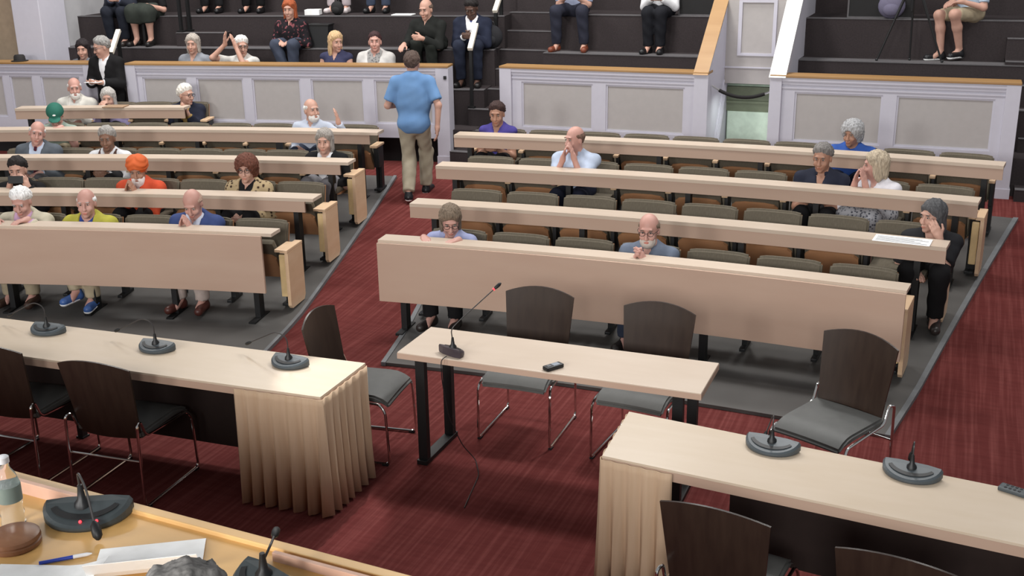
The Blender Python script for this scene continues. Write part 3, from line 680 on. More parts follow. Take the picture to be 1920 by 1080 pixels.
def stack(name, label, loc, rz, w_, d_, h_, m, cat):
    o = obj(name, box(B(), -w_/2, w_/2, -d_/2, d_/2, 0, h_, .002), m); o.location = loc; o.rotation_euler = (0, 0, R(rz)); tag(o, label, cat); return o
stack('paper_stack', 'white papers lying on the tier edge above the person in the cream cardigan', Lp(-.98, 1.50, 2.078), 10, .28, .2, .012, PAPER, 'paper')
stack('paper_stack', 'crumpled white papers on the upper tier beside the black handbag', Lp(-2.27, 1.56, 2.078), 18, .2, .18, .07, PAPER, 'paper')
tp = thing('camera_tripod', 'black camera tripod on the tier beside the person in khaki shorts', 'tripod', Rp(-.60, 1.1, 1.66))
TT = Vector((0, 0, .95))
for f in ((-.33, -.08, 0), (.02, .04, 0), (.37, -.09, 0)):
    s = B(); fv = Vector(f); tube(s, [TT, TT.lerp(fv, .5), TT.lerp(fv, .5), fv], [.017, .015, .011, .010], 8); lg = obj('leg', s, BLACK, tp, True)
    s = B(); ball(s, (f[0], f[1], .012), .016); obj('rubber_foot', s, BLKPL, lg)
s = B(); tube(s, [(0, 0, .55), (0, 0, 1.1)], .014, 8); box(s, -.05, .05, -.04, .04, 1.1, 1.16, .005); obj('center_column', s, BLACK, tp)
# printed sheets on the second desk of the wide block, folder on the top desk
x, y = pol(R0+DR+.06, 5.25)
news = sheet('printed_sheet', 'printed white sheet hanging over the desk in front of the person covering the nose', (x, y), -5.2, .42, .20, ZD[1]+.006)
bm = B()
for i in range(5): box(bm, -.19, .19-.05*(i % 3), -.075+.03*i, -.063+.03*i, .0016, .0022)
obj('print_lines', bm, mat('ink_grey', (120, 122, 128), .8), news)
x, y = pol(R0+4*DR+.06, -17.95)
o = stack('folder', 'tan folder lying on the top desk in front of the person in lavender', (x, y, ZD[4]+.004), 18, .26, .2, .012, mat('folder_tan', (150, 124, 100), .7), 'folder')
# ------------------------------------------------------------------ people: one continuous skin surface each, clothes over it
def V3(*a): return np.array(a, dtype=np.float64)
class Grid:
    def __init__(s, lo, hi, h, fine=()):
        s.ax = []
        for k in range(3):
            x = lo[k]; L = [x]
            while x < hi[k]:
                st = h
                for (a, b, hf) in fine:
                    if a[k] <= x < b[k]: st = min(st, hf)
                x += st; L.append(x)
            s.ax.append(np.array(L))
    def field(s): return np.full([len(a) for a in s.ax], .5, np.float32)
    def sub(s, lo, hi):
        sl = []
        for k in range(3):
            a, b = np.searchsorted(s.ax[k], lo[k]), np.searchsorted(s.ax[k], hi[k])
            sl.append(slice(max(0, a-1), max(b+1, 1)))
        X, Y, Z = np.meshgrid(s.ax[0][sl[0]], s.ax[1][sl[1]], s.ax[2][sl[2]], indexing='ij', sparse=True)
        return tuple(sl), X, Y, Z
def smin(a, b, k):
    h = np.maximum(k-np.abs(a-b), 0)/k
    return np.minimum(a, b)-h*h*k*.25
def add(g, f, prim, k=.02, sub=False):
    fn, lo, hi = prim; mgn = k+.03
    sl, X, Y, Z = g.sub(lo-mgn, hi+mgn)
    if 0 in f[sl].shape: return
    d = fn(X, Y, Z).astype(np.float32)
    if sub: f[sl] = -smin(-f[sl], d, k)
    else: f[sl] = smin(f[sl], d, k)
def cut(g, f, fn):
    X, Y, Z = np.meshgrid(*g.ax, indexing='ij', sparse=True)
    np.maximum(f, fn(X, Y, Z), out=f)
def cone(a, b, r1, r2, caps=0):
    """round limb from a to b; caps=1 cuts it square at b"""
    a, b = np.array(a, float), np.array(b, float); ba = b-a; L2 = max(ba@ba, 1e-9); L = math.sqrt(L2); n = ba/L; rm = max(r1, r2)
    def fn(X, Y, Z):
        px, py, pz = X-a[0], Y-a[1], Z-a[2]; t = np.clip((px*ba[0]+py*ba[1]+pz*ba[2])/L2, 0, 1)
        d = np.sqrt((px-t*ba[0])**2+(py-t*ba[1])**2+(pz-t*ba[2])**2)-(r1+(r2-r1)*t)
        if caps: d = np.maximum(d, (X-b[0])*n[0]+(Y-b[1])*n[1]+(Z-b[2])*n[2])
        return d
    return fn, np.minimum(a, b)-rm, np.maximum(a, b)+rm
def ell(c, r, M=None):
    c, r = np.array(c, float), np.array(r, float); M = np.eye(3) if M is None else M
    def fn(X, Y, Z):
        p = [X-c[0], Y-c[1], Z-c[2]]; q = [p[0]*M[0, i]+p[1]*M[1, i]+p[2]*M[2, i] for i in range(3)]
        k0 = np.sqrt(sum((q[i]/r[i])**2 for i in range(3))); k1 = np.sqrt(sum((q[i]/r[i]**2)**2 for i in range(3)))+1e-6
        return k0*(k0-1)/k1
    e = np.abs(M)@r
    return fn, c-e, c+e
def surf(name, g, f, m, parent):
    """naive surface nets on a rectilinear grid"""
    ins = f < 0
    if not ins.any(): return None
    f = np.pad(f, 1, constant_values=.5); ins = np.pad(ins, 1)
    ax = [np.concatenate(([2*a[0]-a[1]], a, [2*a[-1]-a[-2]])) for a in g.ax]
    c = ins[:-1, :-1, :-1].astype(np.int8)
    for dx, dy, dz_ in ((1, 0, 0), (0, 1, 0), (1, 1, 0), (0, 0, 1), (1, 0, 1), (0, 1, 1), (1, 1, 1)):
        c = c+ins[dx:ins.shape[0]-1+dx, dy:ins.shape[1]-1+dy, dz_:ins.shape[2]-1+dz_]
    I, J, K = np.nonzero((c > 0) & (c < 8)); n = len(I)
    idx = np.full(c.shape, -1, np.int32); idx[I, J, K] = np.arange(n)
    acc = np.zeros((n, 3)); cnt = np.zeros(n)
    cor = [(i, j, k) for i in (0, 1) for j in (0, 1) for k in (0, 1)]
    vals = {q: f[I+q[0], J+q[1], K+q[2]] for q in cor}
    for q in cor:
        for d in range(3):
            if q[d]: continue
            p = list(q); p[d] = 1; p = tuple(p); a, b = vals[q], vals[p]; mk = (a < 0) != (b < 0)
            if not mk.any(): continue
            t = np.where(mk, a/np.where(mk, a-b, 1), 0)
            for e, IJ in enumerate((I, J, K)):
                x0 = ax[e][IJ+q[e]]; x1 = ax[e][IJ+p[e]]; acc[:, e] += np.where(mk, x0+(x1-x0)*t, 0)
            cnt += mk
    acc /= cnt[:, None]; Q = []
    for d in range(3):
        e, h_ = [(1, 2), (2, 0), (0, 1)][d]
        A = np.moveaxis(ins, d, 0); df = A[:-1] != A[1:]; df = np.moveaxis(df, 0, d); P = list(np.nonzero(df))
        ok = (P[e] > 0) & (P[h_] > 0) & (P[e] < ins.shape[e]-1) & (P[h_] < ins.shape[h_]-1); P = [p[ok] for p in P]
        inside = ins[P[0], P[1], P[2]]
        def cell(oe, oh):
            q = [p.copy() for p in P]; q[e] = q[e]-oe; q[h_] = q[h_]-oh; return idx[q[0], q[1], q[2]]
        qd = np.stack([cell(1, 1), cell(0, 1), cell(0, 0), cell(1, 0)], 1); qd[~inside] = qd[~inside][:, ::-1]; Q.append(qd)
    Q = np.concatenate(Q); Q = Q[(Q >= 0).all(1)]
    me = bpy.data.meshes.new(name); me.vertices.add(n); me.vertices.foreach_set('co', acc.astype(np.float32).ravel())
    me.loops.add(len(Q)*4); me.loops.foreach_set('vertex_index', Q.astype(np.int32).ravel())
    me.polygons.add(len(Q)); me.polygons.foreach_set('loop_start', np.arange(0, len(Q)*4, 4, dtype=np.int32))
    me.update(calc_edges=True); me.validate(); me.polygons.foreach_set('use_smooth', np.ones(len(me.polygons), bool))
    return link(name, me, m, parent)
def rot(yaw=0, pitch=0, roll=0):
    """head turn: yaw to the person's left, pitch down, roll to their left; columns are the local axes"""
    y, p, r = R(yaw), R(pitch), R(roll)
    Rz = np.array([[math.cos(y), -math.sin(y), 0], [math.sin(y), math.cos(y), 0], [0, 0, 1]])
    Rx = np.array([[1, 0, 0], [0, math.cos(p), -math.sin(p)], [0, math.sin(p), math.cos(p)]])
    Ry = np.array([[math.cos(r), 0, math.sin(r)], [0, 1, 0], [-math.sin(r), 0, math.cos(r)]])
    return Rz@Rx@Ry
def ik(a, c, l1, l2, pole):
    a, c, pole = np.array(a, float), np.array(c, float), np.array(pole, float); d = c-a; L = np.linalg.norm(d)
    if L > (l1+l2)*.995: c = a+d*((l1+l2)*.995/L); d = c-a; L = np.linalg.norm(d)
    n = d/L; x = (l1*l1-l2*l2+L*L)/(2*L); h = math.sqrt(max(l1*l1-x*x, 0)); p = pole-n*(pole@n); p /= np.linalg.norm(p)+1e-9
    return a+n*x+p*h, c
def unit(v): v = np.array(v, float); return v/(np.linalg.norm(v)+1e-9)
def hand(side, wr, d, nrm, curl, spread=0):
    """palm, four jointed fingers and a thumb; nrm is the way the palm faces"""
    d = unit(d); nrm = unit(np.array(nrm, float)-d*(np.array(nrm, float)@d)); lat = np.cross(nrm, d)*side     # lat points to the thumb side
    pr = []; tips = []
    pr.append((cone(wr, wr+d*.03, .025, .026), .02))
    for i, (o, l) in enumerate(((.028, .070), (.0095, .078), (-.0095, .073), (-.027, .058))):
        kn = wr+d*(.085-.006*abs(i-1))+lat*o; pr.append((cone(wr+d*.02+lat*o*.7, kn, .0135, .0115), .012))
        dd = unit(d+lat*spread*o*14); p = kn; ang = 0
        for ln, ad in ((l*.45, curl*.8), (l*.32, curl), (l*.23, curl*.7)):
            ang += ad; v = dd*math.cos(R(ang))+nrm*math.sin(R(ang)); q = p+v*ln; pr.append((cone(p, q, .0092, .0082), .004)); p = q
    b = wr+d*.025+lat*.02; k = b+unit(d*.6+lat*.75+nrm*.35)*.045; t = k+unit(d*.9+lat*.25+nrm*.4)*.038
    pr += [(cone(b, k, .0145, .011), .012), (cone(k, t, .0105, .0085), .005)]
    return pr
SKINS = {'fair': ((206, 150, 128), (214, 160, 138)), 'pink': ((208, 146, 130), (216, 158, 142)), 'tan': ((176, 122, 96), (186, 132, 106)), 'brown': ((136, 92, 70), (146, 102, 80)), 'deep': ((92, 62, 50), (102, 70, 58))}
def skin(n): a, b = (mute(v, .2, .93) for v in SKINS[n]); return mat('skin_'+n, a, .5, noise=((9, 9, 9), .3, .7), rgb2=b, spec=.3)
CL = [0]
def mute(c, k=.24, d=.9): g_ = .3*c[0]+.59*c[1]+.11*c[2]; return tuple(min(255, (v+(g_-v)*k)*d) for v in c)
def cloth(c, c2=None, kind='noise', sc=(9, 9, 9), lo=.35, hi=.65):
    c = mute(c); c2 = mute(c2) if c2 else None
    CL[0] += 1
    return mat('cloth_%d' % CL[0], c, .85, noise=(sc, lo, hi), rgb2=c2 or tuple(min(255, v*1.1+2) for v in c), spec=.15, kind=kind)
ARMS = {  # wrist (x, y, z relative to shoulder height), finger direction, palm normal, curl - for the person's left arm (+x); mirrored for the other
    'clap': ((.045, -.20, -.045), (-.18, -.35, .9), (-1, -.1, 0), 8),
    'clasp': ((.05, -.25, -.17), (-.75, -.6, .15), (-.4, .9, 0), 38),
    'lap': ((.10, -.25, -.22), (-.7, -.7, -.1), (0, 0, -1), 22),
    'desk': ((.15, -.235, .05), (-.55, -.8, 0), (0, 0, -1), 16),
    'down': ((.27, -.02, -.50), (0, -.15, -1), (-1, 0, 0), 16),
    'knee': ((.15, -.36, -.24), (-.1, -.95, -.3), (0, -.2, -1), 18),
}
def person(label, loc, rz, zt, skin_n='fair', hair=('short', (120, 110, 105)), top=None, legs=None, shoes=(40, 34, 32), arms='lap', armL=None, armR=None,
           yaw=0, pitch=8, roll=0, lean=.05, sh=.19, seat=.385, stand=False, knees=None, feet=None, beard=None, glasses=False, res=.012, hood=None, tie=None, bulk=1.0, head_s=1.0, hunch=0, straps=None,
           group=None, shift=0, skirt_c=None, bare_leg=0, socks=None, collar=None, hide=()):
    root = thing('person', label, 'person', loc, R(rz), group)
    shz = zt-.31*head_s+hunch; N = V3(shift*.5, -lean, shz+.035)
    HR = rot(yaw, pitch, roll); hs = head_s
    neck_d = unit(V3(shift*.2, -.16, 1)); hc = N+neck_d*.085+HR@V3(0, -.012, .055*hs); hc[2] = min(hc[2], zt-.10)
    def H(*p): return hc+HR@(np.array(p, float)*hs)
    hip = V3(0, -.05, seat+.085) if not stand else V3(0, 0, zt*.515)
    sh = sh*.93; SL, SR = V3(sh+shift, -lean, shz-.025), V3(-sh+shift, -lean, shz-.025)
    # arms
    A = {}
    for s, S0, spec in ((1, SL, armL), (-1, SR, armR)):
        w_, d_, n_, c_ = spec if isinstance(spec, tuple) else ARMS[spec or arms]
        if not isinstance(spec, tuple): w_ = (w_[0]*s+shift, w_[1]-lean, w_[2]+shz); d_ = (d_[0]*s, d_[1], d_[2]); n_ = (n_[0]*s, n_[1], n_[2])
        el, wr = ik(S0, w_, .275, .245, (s*.55, .35, -1)); A[s] = (S0, el, wr, unit(d_), n_, c_)
    # legs
    G = {}
    for s in (1, -1):
        h = hip+V3(s*.088, -.01, -.02)
        if stand:
            f_ = V3(*(feet[0 if s > 0 else 1])) if feet else V3(s*.09, 0, .08); kn, f_ = ik(h, f_, zt*.245, zt*.245, (s*.05, -1, 0))
        else:
            kn = V3(*(knees[0 if s > 0 else 1])) if knees else V3(s*.115, -.345, seat+.075); f_ = V3(*(feet[0 if s > 0 else 1])) if feet else V3(s*.105, -.30, .085)
        G[s] = (h, kn, f_)
    hx = [A[s][2] for s in (1, -1)]
    fine = [(hc-V3(.115, .145, .16), hc+V3(.115, .13, .14), min(res, .0065))]
    allp = [hip-.2, hip+.2, hc-.16, hc+.16]+[A[s][i]-.09 for s in A for i in range(3)]+[A[s][i]+.09 for s in A for i in range(3)]
    for s in A: allp += [A[s][2]+A[s][3]*.2-.05, A[s][2]+A[s][3]*.2+.05]; e = A[s][2]+A[s][3]*.08; fine.append((e-.11, e+.11, min(res, .0062)))
    for s in G: allp += [p-.13 for p in G[s]]+[p+.13 for p in G[s]]
    lo, hi = np.min(allp, 0), np.max(allp, 0); lo[2] = max(lo[2], .0)
    g = Grid(lo, hi, res*1.15, fine); gc = Grid(lo, hi, res*1.1)
    # shared primitives
    mid = (hip+V3(shift*.5, -lean, shz))/2; wst = (.168 if stand else .15)*bulk
    def torso(inf):
        t = [(ell(hip+V3(0, 0, .01), ((.152 if stand else .165)*bulk+inf, (.108 if stand else .118)*bulk+inf, .115+inf)), .05), (ell(mid+V3(0, -.015*bulk, 0), (wst+inf, .112*bulk+inf, max(.12, (shz-hip[2])*.42)+inf)), .06),
             (ell(V3(shift*.8, -lean-.005, shz-.10), (sh*.88+inf*.7, .105*bulk+inf, .13+inf*.5)), .05)]
        for S0 in (SL, SR): t.append((cone(N*.75+S0*.25+V3(0, .012, .0), S0+V3(0, 0, -.008), .05+inf*.6, .046+inf), .05)); 
        t.append((cone(N+V3(0, .015, -.01), V3(shift*.5, -lean+.01, shz-.04), .058+inf, .075+inf), .04))
        return t
    # --- body
    f = g.field()
    for p, k in torso(0): add(g, f, p, k)
    for s in A:
        S0, el, wr, d_, n_, c_ = A[s]; add(g, f, cone(S0, el, .045, .037), .03); add(g, f, cone(el, wr, .038, .025), .02)
        for p, k in hand(s, wr, d_, n_, c_): add(g, f, p, k)
    for s in G:
        h, kn, ft = G[s]; add(g, f, cone(h, kn, .082, .056), .04); c1 = kn+(ft-kn)*.35+V3(0, .015, 0)
        add(g, f, cone(kn, c1, .053, .052), .03); add(g, f, cone(c1, ft, .052, .034), .03); add(g, f, cone(ft, ft+V3(0, -.10, -.045), .034, .028), .02)
    add(g, f, cone(N+V3(0, .005, -.02), hc+HR@V3(0, .02, -.05), .056, .052), .03)
    E = lambda c, r, k=.02, sub=False: add(g, f, ell(H(*c), np.array(r)*hs, HR), k, sub)
    E((0, .012, .03), (.075, .095, .093), .03); E((0, -.028, -.045), (.058, .066, .075), .03); E((0, -.082, -.098), (.022, .018, .018), .025)
    for sx in (1, -1):
        E((sx*.076, .008, -.012), (.009, .019, .031), .008); E((sx*.036, -.072, -.035), (.022, .018, .02), .02)
        E((sx*.031, -.098, .012), (.015, .016, .011), .012, True)
    E((0, -.083, .035), (.05, .012, .010), .015); add(g, f, cone(H(0, -.090, .012), H(0, -.112, -.032), .0085, .0125), .012)
    for sx in (1, -1): E((sx*.011, -.104, -.034), (.008, .010, .008), .006)
    E((0, -.094, -.062), (.024, .010, .007), .006); E((0, -.093, -.074), (.021, .010, .007), .006)
    surf('body', g, f, skin(skin_n), root)
    # --- face details
    def bmball(nm, items, m):
        b = B()
        for c, r in items:
            t = bmesh.new(); bmesh.ops.create_uvsphere(t, u_segments=10, v_segments=8, radius=1)
            for v in t.verts: v.co = Vector(H(*(np.array(c)+np.array(v.co)*np.array(r))))
            merge(b, t)
        return obj(nm, b, m, root, True)
    bc = hair[1] if hair and hair[1] else (120, 100, 90); bm_ = mat('brow_%d_%d_%d' % tuple(v//24 for v in bc), tuple(v*.7 for v in bc), .8)
    for sx in (1, -1):
        e = bmball('eye', [((sx*.031, -.0835, .010), (.0125, .008, .0065))], mat('eye_white', (150, 138, 132), .3)); i_ = bmball('iris', [((sx*.031+.001, -.0905, .010), (.0055, .003, .0055))], mat('eye_dark', (38, 28, 24), .3)); i_.parent = e
        bmball('eyebrow', [((sx*.032, -.091, .031), (.018, .006, .0042))], bm_)
    bmball('mouth', [((0, -.101, -.064), (.021, .006, .0045)), ((0, -.100, -.071), (.018, .006, .0045))], mat('lips_'+skin_n, tuple(v*.78 if i else v*.86 for i, v in enumerate(SKINS[skin_n][0])), .5))
    if glasses:
        b = B()
        for sx in (1, -1):
            tube(b, [H(sx*.033+.023*math.cos(t), -.107+.004*abs(math.cos(t)), .008+.018*math.sin(t)) for t in [2*math.pi*i/16 for i in range(16)]], .0022, 5, True)
            tube(b, [H(sx*.056, -.103, .012), H(sx*.077, -.05, .012), H(sx*.079, .01, .006)], .002, 5)
        tube(b, [H(-.011, -.108, .012), H(.011, -.108, .012)], .002, 5); obj('glasses', b, mat('glasses_frame', (48, 42, 42), .35), root, True)
    # --- hair, beard, headwear
    gh = Grid(hc-V3(.16, .18, .30), hc+V3(.16, .18, .18), max(.0068, res*.75))
    def q(X, Y, Z): p = (X-hc[0], Y-hc[1], Z-hc[2]); return [(p[0]*HR[0, i]+p[1]*HR[1, i]+p[2]*HR[2, i])/hs for i in range(3)]
    st = hair[0] if hair else None; hm = mat('hair_%d_%d_%d' % hair[1], tuple(v*.86 for v in hair[1]), .75, noise=((110, 110, 14), .35, .68), rgb2=tuple(min(255, v*1.16+6) for v in hair[1]), spec=.25) if hair and hair[1] else None
    EH = lambda f_, c, r, k=.02, sub=False: add(gh, f_, ell(H(*c), np.array(r)*hs, HR), k, sub)
    def wob(a, sc): return lambda X, Y, Z: a*np.sin(X*sc)*np.sin(Y*sc*1.1+1)*np.sin(Z*sc*.9+2)
    if st in ('short', 'fringe', 'bob', 'long', 'bun'):
        f = gh.field(); EH(f, (0, .012, .03), (.077, .097, .095), .01)
        off = {'short': -.012, 'fringe': .0, 'bob': .02, 'long': .02, 'bun': -.01}[st]; mx = {'short': .018, 'fringe': .009, 'bob': .017, 'long': .016, 'bun': .010}[st]
        X, Y, Z = np.meshgrid(*gh.ax, indexing='ij', sparse=True); qx, qy, qz = q(X, Y, Z)
        edge = qz+qy*.95+off+.009*np.sin(qx*150+3)*np.sin(qx*61+1)-(.0 if st in ('bob', 'long') else .25*np.maximum(np.abs(qx)-.05, 0))
        if st == 'fringe': edge = np.minimum(edge, .05-qz-.25*np.maximum(-qy-.02, 0)); edge = np.minimum(edge, (np.abs(qx)+qy-.035)*1.2)
        if st in ('bob', 'long'): edge = np.where(qy > -.03, np.maximum(edge, .02), edge)
        tuft = 1+.3*np.sin(qx*95+qz*60+1)*np.sin(qy*80-qz*45)+.25*np.sin(qx*190+1)*np.sin(qy*170+qz*110)
        f = (f-np.clip(edge*.42, -.012, mx)*tuft).astype(np.float32)
        if st in ('bob', 'long'):
            L = -.095 if st == 'bob' else -.17; f2 = gh.field()
            for sx in (1, -1): EH(f2, (sx*.070, .016, L*.55), (.022, .045, -L*.62+.03), .02)
            EH(f2, (0, .072, L*.5), (.072, .036, -L*.7+.03), .03)
            f = smin(f, (f2+.003*np.sin(qx*160)*np.sin(qy*130)).astype(np.float32), .025)
        if st in ('bob', 'long'): EH(f, (0, -.105, -.022), (.062, .072, .092), .012, True)
        if st == 'bun': EH(f, (0, .11, .05), (.04, .04, .04), .01)
        surf('hair', gh, f, hm, root)
    elif st == 'curly':
        f = gh.field(); EH(f, (0, .018, .04), (.112, .122, .112), .01); EH(f, (0, .05, -.04), (.10, .08, .09), .03)
        X, Y, Z = np.meshgrid(*gh.ax, indexing='ij', sparse=True); f += (wob(.009, 120)(X, Y, Z)+wob(.006, 210)(X, Y, Z)).astype(np.float32)
        EH(f, (0, -.105, -.035), (.062, .075, .092), .012, True); surf('hair', gh, f, hm, root)
    if hood == 'turban':
        f = gh.field(); EH(f, (0, .014, .062), (.104, .118, .082), .01); EH(f, (0, .035, .02), (.092, .10, .06), .03)
        X, Y, Z = np.meshgrid(*gh.ax, indexing='ij', sparse=True); qx, qy, qz = q(X, Y, Z); f += (.0045*np.sin(150*(qz+.55*np.abs(qx)))).astype(np.float32)
        EH(f, (0, -.11, -.02), (.066, .06, .075), .01, True); surf('turban', gh, f, mat('turban_orange', mute((226, 92, 30), .15), .8), root)
    if hood == 'cap':
        f = gh.field(); EH(f, (0, .01, .045), (.098, .118, .098), .01); X, Y, Z = np.meshgrid(*gh.ax, indexing='ij', sparse=True); qx, qy, qz = q(X, Y, Z); f = np.maximum(f, (.028-qz-.05*qy).astype(np.float32))
        EH(f, (0, -.12, .036), (.072, .075, .008), .006); ob = surf('cap', gh, f, mat('cap_green', (30, 92, 78), .8), root)
        bb = B(); [box(bb, *v) for v in ()]; bmball('cap_badge', [((-.0, -.104, .078), (.018, .007, .011))], PAPER)
    if beard:
        f = gh.field(); EH(f, (0, -.045, -.078), (.062, .062, .062), .01)
        if beard[0] == 'long': EH(f, (0, -.075, -.15), (.05, .04, .10), .04)
        X, Y, Z = np.meshgrid(*gh.ax, indexing='ij', sparse=True); f += wob(.003, 140)(X, Y, Z).astype(np.float32); qx, qy, qz = q(X, Y, Z)
        f = np.maximum(f, np.maximum(qz+.03-.9*np.maximum(np.abs(qx)-.035, 0), qy+.0).astype(np.float32)); EH(f, (0, -.108, -.067), (.02, .02, .008), .004, True); EH(f, (0, -.10, -.03), (.03, .03, .022), .006, True)
        surf('beard', gh, f, mat('beard_%d_%d_%d' % beard[1], beard[1], .8, noise=((50, 50, 20), .3, .7), spec=.2), root)
    # --- clothes: (part, material, inflation, sleeve 0..2, opening)
    for (pn, cm, inf, slv, opn) in (top or []):
        f = gc.field()
        for p, k in torso(inf): add(gc, f, p, k)
        for s in A:
            S0, el, wr = A[s][:3]
            if slv > 0: add(gc, f, cone(S0, S0+(el-S0)*min(slv, 1), .046+inf, .044+inf if slv < 1 else .039+inf, 1 if slv < 1 else 0), .03)
            if slv > 1: add(gc, f, cone(el, el+(wr-el)*(slv-1), .041+inf, .032+inf, 1), .012)
            if slv == 0: add(gc, f, cone(S0, S0+(A[s][1]-S0)*.06, .05+inf, .05+inf, 1), .02)
        rn = .066 if not opn else .05
        add(gc, f, cone(N+V3(0, -.035, .03), N+V3(0, -.05, .12), rn, rn+.03), .008, True)
        X, Y, Z = np.meshgrid(*gc.ax, indexing='ij', sparse=True)
        f = f + ((.002 if stand else .003)*np.sin(X*31+Z*23)*np.sin(Y*29+Z*37)).astype(np.float32)
        if opn:
            w0, dep = opn; tt = np.clip((N[2]+.03-Z)/dep, 0, 1); wd = w0*(1-tt)+(.0 if dep < .9 else w0*.7)
            f = np.maximum(f, -np.maximum(np.abs(X-N[0]*(1-tt))-wd, np.maximum(Y-(N[1]-.01), (N[2]-dep)-Z)).astype(np.float32))
        if pn in ('shirt', 'jacket', 'sweater', 'blouse', 'vest') and not stand: f = np.maximum(f, (seat+.03-Z).astype(np.float32))
        if stand: f = np.maximum(f, (hip[2]-.115-Z+.02*np.cos(X*9)).astype(np.float32))
        surf(pn, gc, f, cm, root)
    if collar:
        b = B(); n = 20
        for r_, z_, in (((.062, .056), (.0, .04)),): 
            rg = []
            for i in range(n+1):
                a = R(-90+25+310*i/n); rg.append([b.verts.new(N+V3(math.cos(a)*rr, .004+math.sin(a)*rr*1.0, zz+.01*math.sin(a))) for rr, zz in ((.078, -.012), (.083, .0), (.064, .034), (.060, .030))])
            for u, v in zip(rg, rg[1:]):
                for k in range(4): b.faces.new([u[k], u[(k+1) % 4], v[(k+1) % 4], v[k]])
            b.faces.new(rg[0]); b.faces.new(rg[-1][::-1])
        obj('collar', b, collar, root, True)
    if straps:
        for s in (1, -1):
            b = B(); tube(b, [V3(s*.085, -lean+.06, shz+.035), V3(s*.085, -lean-.02, shz+.045), V3(s*.085, -lean-.085, shz+.0), V3(s*.082, -lean-.125, shz-.09), V3(s*.08, -.175*bulk, shz-.2), V3(s*.08, -.19*bulk, seat+.12)], .017, 8); obj('strap', b, straps, root, True)
    if tie:
        b = B(); P_ = [N+V3(0, -.066, .0), N+V3(0, -.10, -.06), V3(shift, -lean-.145*bulk, shz-.16), V3(shift, -lean-.15*bulk, shz-.30)]
        rg = []
        for p, w_ in zip(P_, (.014, .018, .028, .034)): rg.append([b.verts.new(p+V3(x, y, 0)) for x, y in ((-w_, 0), (w_, 0), (w_, .008), (-w_, .008))])
        for u, v in zip(rg, rg[1:]):
            for k in range(4): b.faces.new([u[k], u[(k+1) % 4], v[(k+1) % 4], v[k]])
        b.faces.new(rg[0]); b.faces.new(rg[-1][::-1]); obj('tie', b, tie, root)
    if legs and skirt_c is None:
        f = gc.field(); add(gc, f, ell(hip+V3(0, 0, .0), ((.155 if stand else .168)*bulk+.012, .106*bulk+.012 if stand else .122*bulk+.012, .12+.012)), .04)
        for s in G:
            h, kn, ft = G[s]; add(gc, f, cone(h, kn if bare_leg < 1 else h+(kn-h)*.88, .094, .070, 1 if bare_leg else 0), .03)
            if not bare_leg: add(gc, f, cone(kn, kn+(ft-kn)*.97, .084 if stand else .078, .068 if stand else .062, 1), .03); add(gc, f, ell(kn+V3(0, .008, -.02), (.073, .078, .085)), .02)
        X, Y, Z = np.meshgrid(*gc.ax, indexing='ij', sparse=True); f = f + (.004*np.sin(X*37+Z*41)*np.sin(Y*33)).astype(np.float32)
        surf('trousers' if not bare_leg else 'shorts', gc, f, legs, root)
    if skirt_c is not None:
        f = gc.field(); add(gc, f, ell(hip, (.18, .13, .13)), .04)
        for s in G: h, kn, ft = G[s]; add(gc, f, cone(h, kn+V3(-s*.03, 0, 0), .10, .085), .12); add(gc, f, cone(kn, kn+(ft-kn)*.35, .085, .09, 1), .12)
        surf('skirt', gc, f, skirt_c, root)
    if shoes:
        sm = shoes if not isinstance(shoes, tuple) else mat('shoe_%d_%d_%d' % shoes, shoes, .4)
        for s in G:
            kn, ft = G[s][1], G[s][2]; dr = unit(V3(s*.18, -1, 0)); base = ft[2]-.085
            if stand and feet and len(feet) > 2: dr = unit(V3(*feet[2]))
            gs = Grid(ft-V3(.2, .24, .11), ft+V3(.2, .2, .06), .009); f = gs.field()
            add(gs, f, cone(ft+V3(0, .005, .005), ft+V3(0, .01, -.04), .040, .044), .02); a = V3(ft[0], ft[1]+.02, base+.035)
            add(gs, f, cone(a, a+dr*.19, .043, .038), .03)
            X, Y, Z = np.meshgrid(*gs.ax, indexing='ij', sparse=True); f = np.maximum(f, np.maximum(base+.002-Z, Z-(ft[2]+.02)).astype(np.float32))
            o = surf('shoe', gs, f, sm, root)
            if isinstance(shoes, tuple) and len(shoes) == 3 and shoes in ((30, 30, 33), (60, 92, 150)):
                f2 = gs.field(); add(gs, f2, cone(a, a+dr*.19, .047, .042), .03); f2 = np.maximum(f2, np.maximum(base+.0-Z, Z-(base+.022)).astype(np.float32)); surf('sole', gs, f2, PAPER, o)
    return root
def row_person(label, k, a, zt, **kw):
    rr = R0+DR*k+.46; x, y = pol(rr, a)
    return person(label, (x, y, fz(rr)+.022), -a+kw.pop('turn', 0), zt-.022, **kw)
def tier_person(label, M, s, edge, dl, zfoot, zseat, ztop, turn=0, **kw):
    p = M @ Vector((s, edge+dl, zfoot)); base = 10.5 if M is LM else 0
    return person(label, tuple(p), base+turn, ztop-zfoot, seat=zseat-zfoot, **kw)
# cloth shorthand: shirt(material, sleeve), jacket(material), ...
def shirt(m_, slv=1.92, opn=(.03, .09), inf=.011): return ('shirt', m_, inf, slv, opn)
def jacket(m_, slv=1.88, opn=(.085, .34), inf=.026): return ('jacket', m_, inf, slv, opn)
WHITE_C = cloth((222, 222, 226)); BLK_C = cloth((26, 25, 27)); NAVY_C = cloth((34, 38, 58)); KHAKI = cloth((170, 152, 120)); DKTR = cloth((36, 35, 38)); JEAN = cloth((54, 64, 88)); GREYTR = cloth((96, 96, 100))
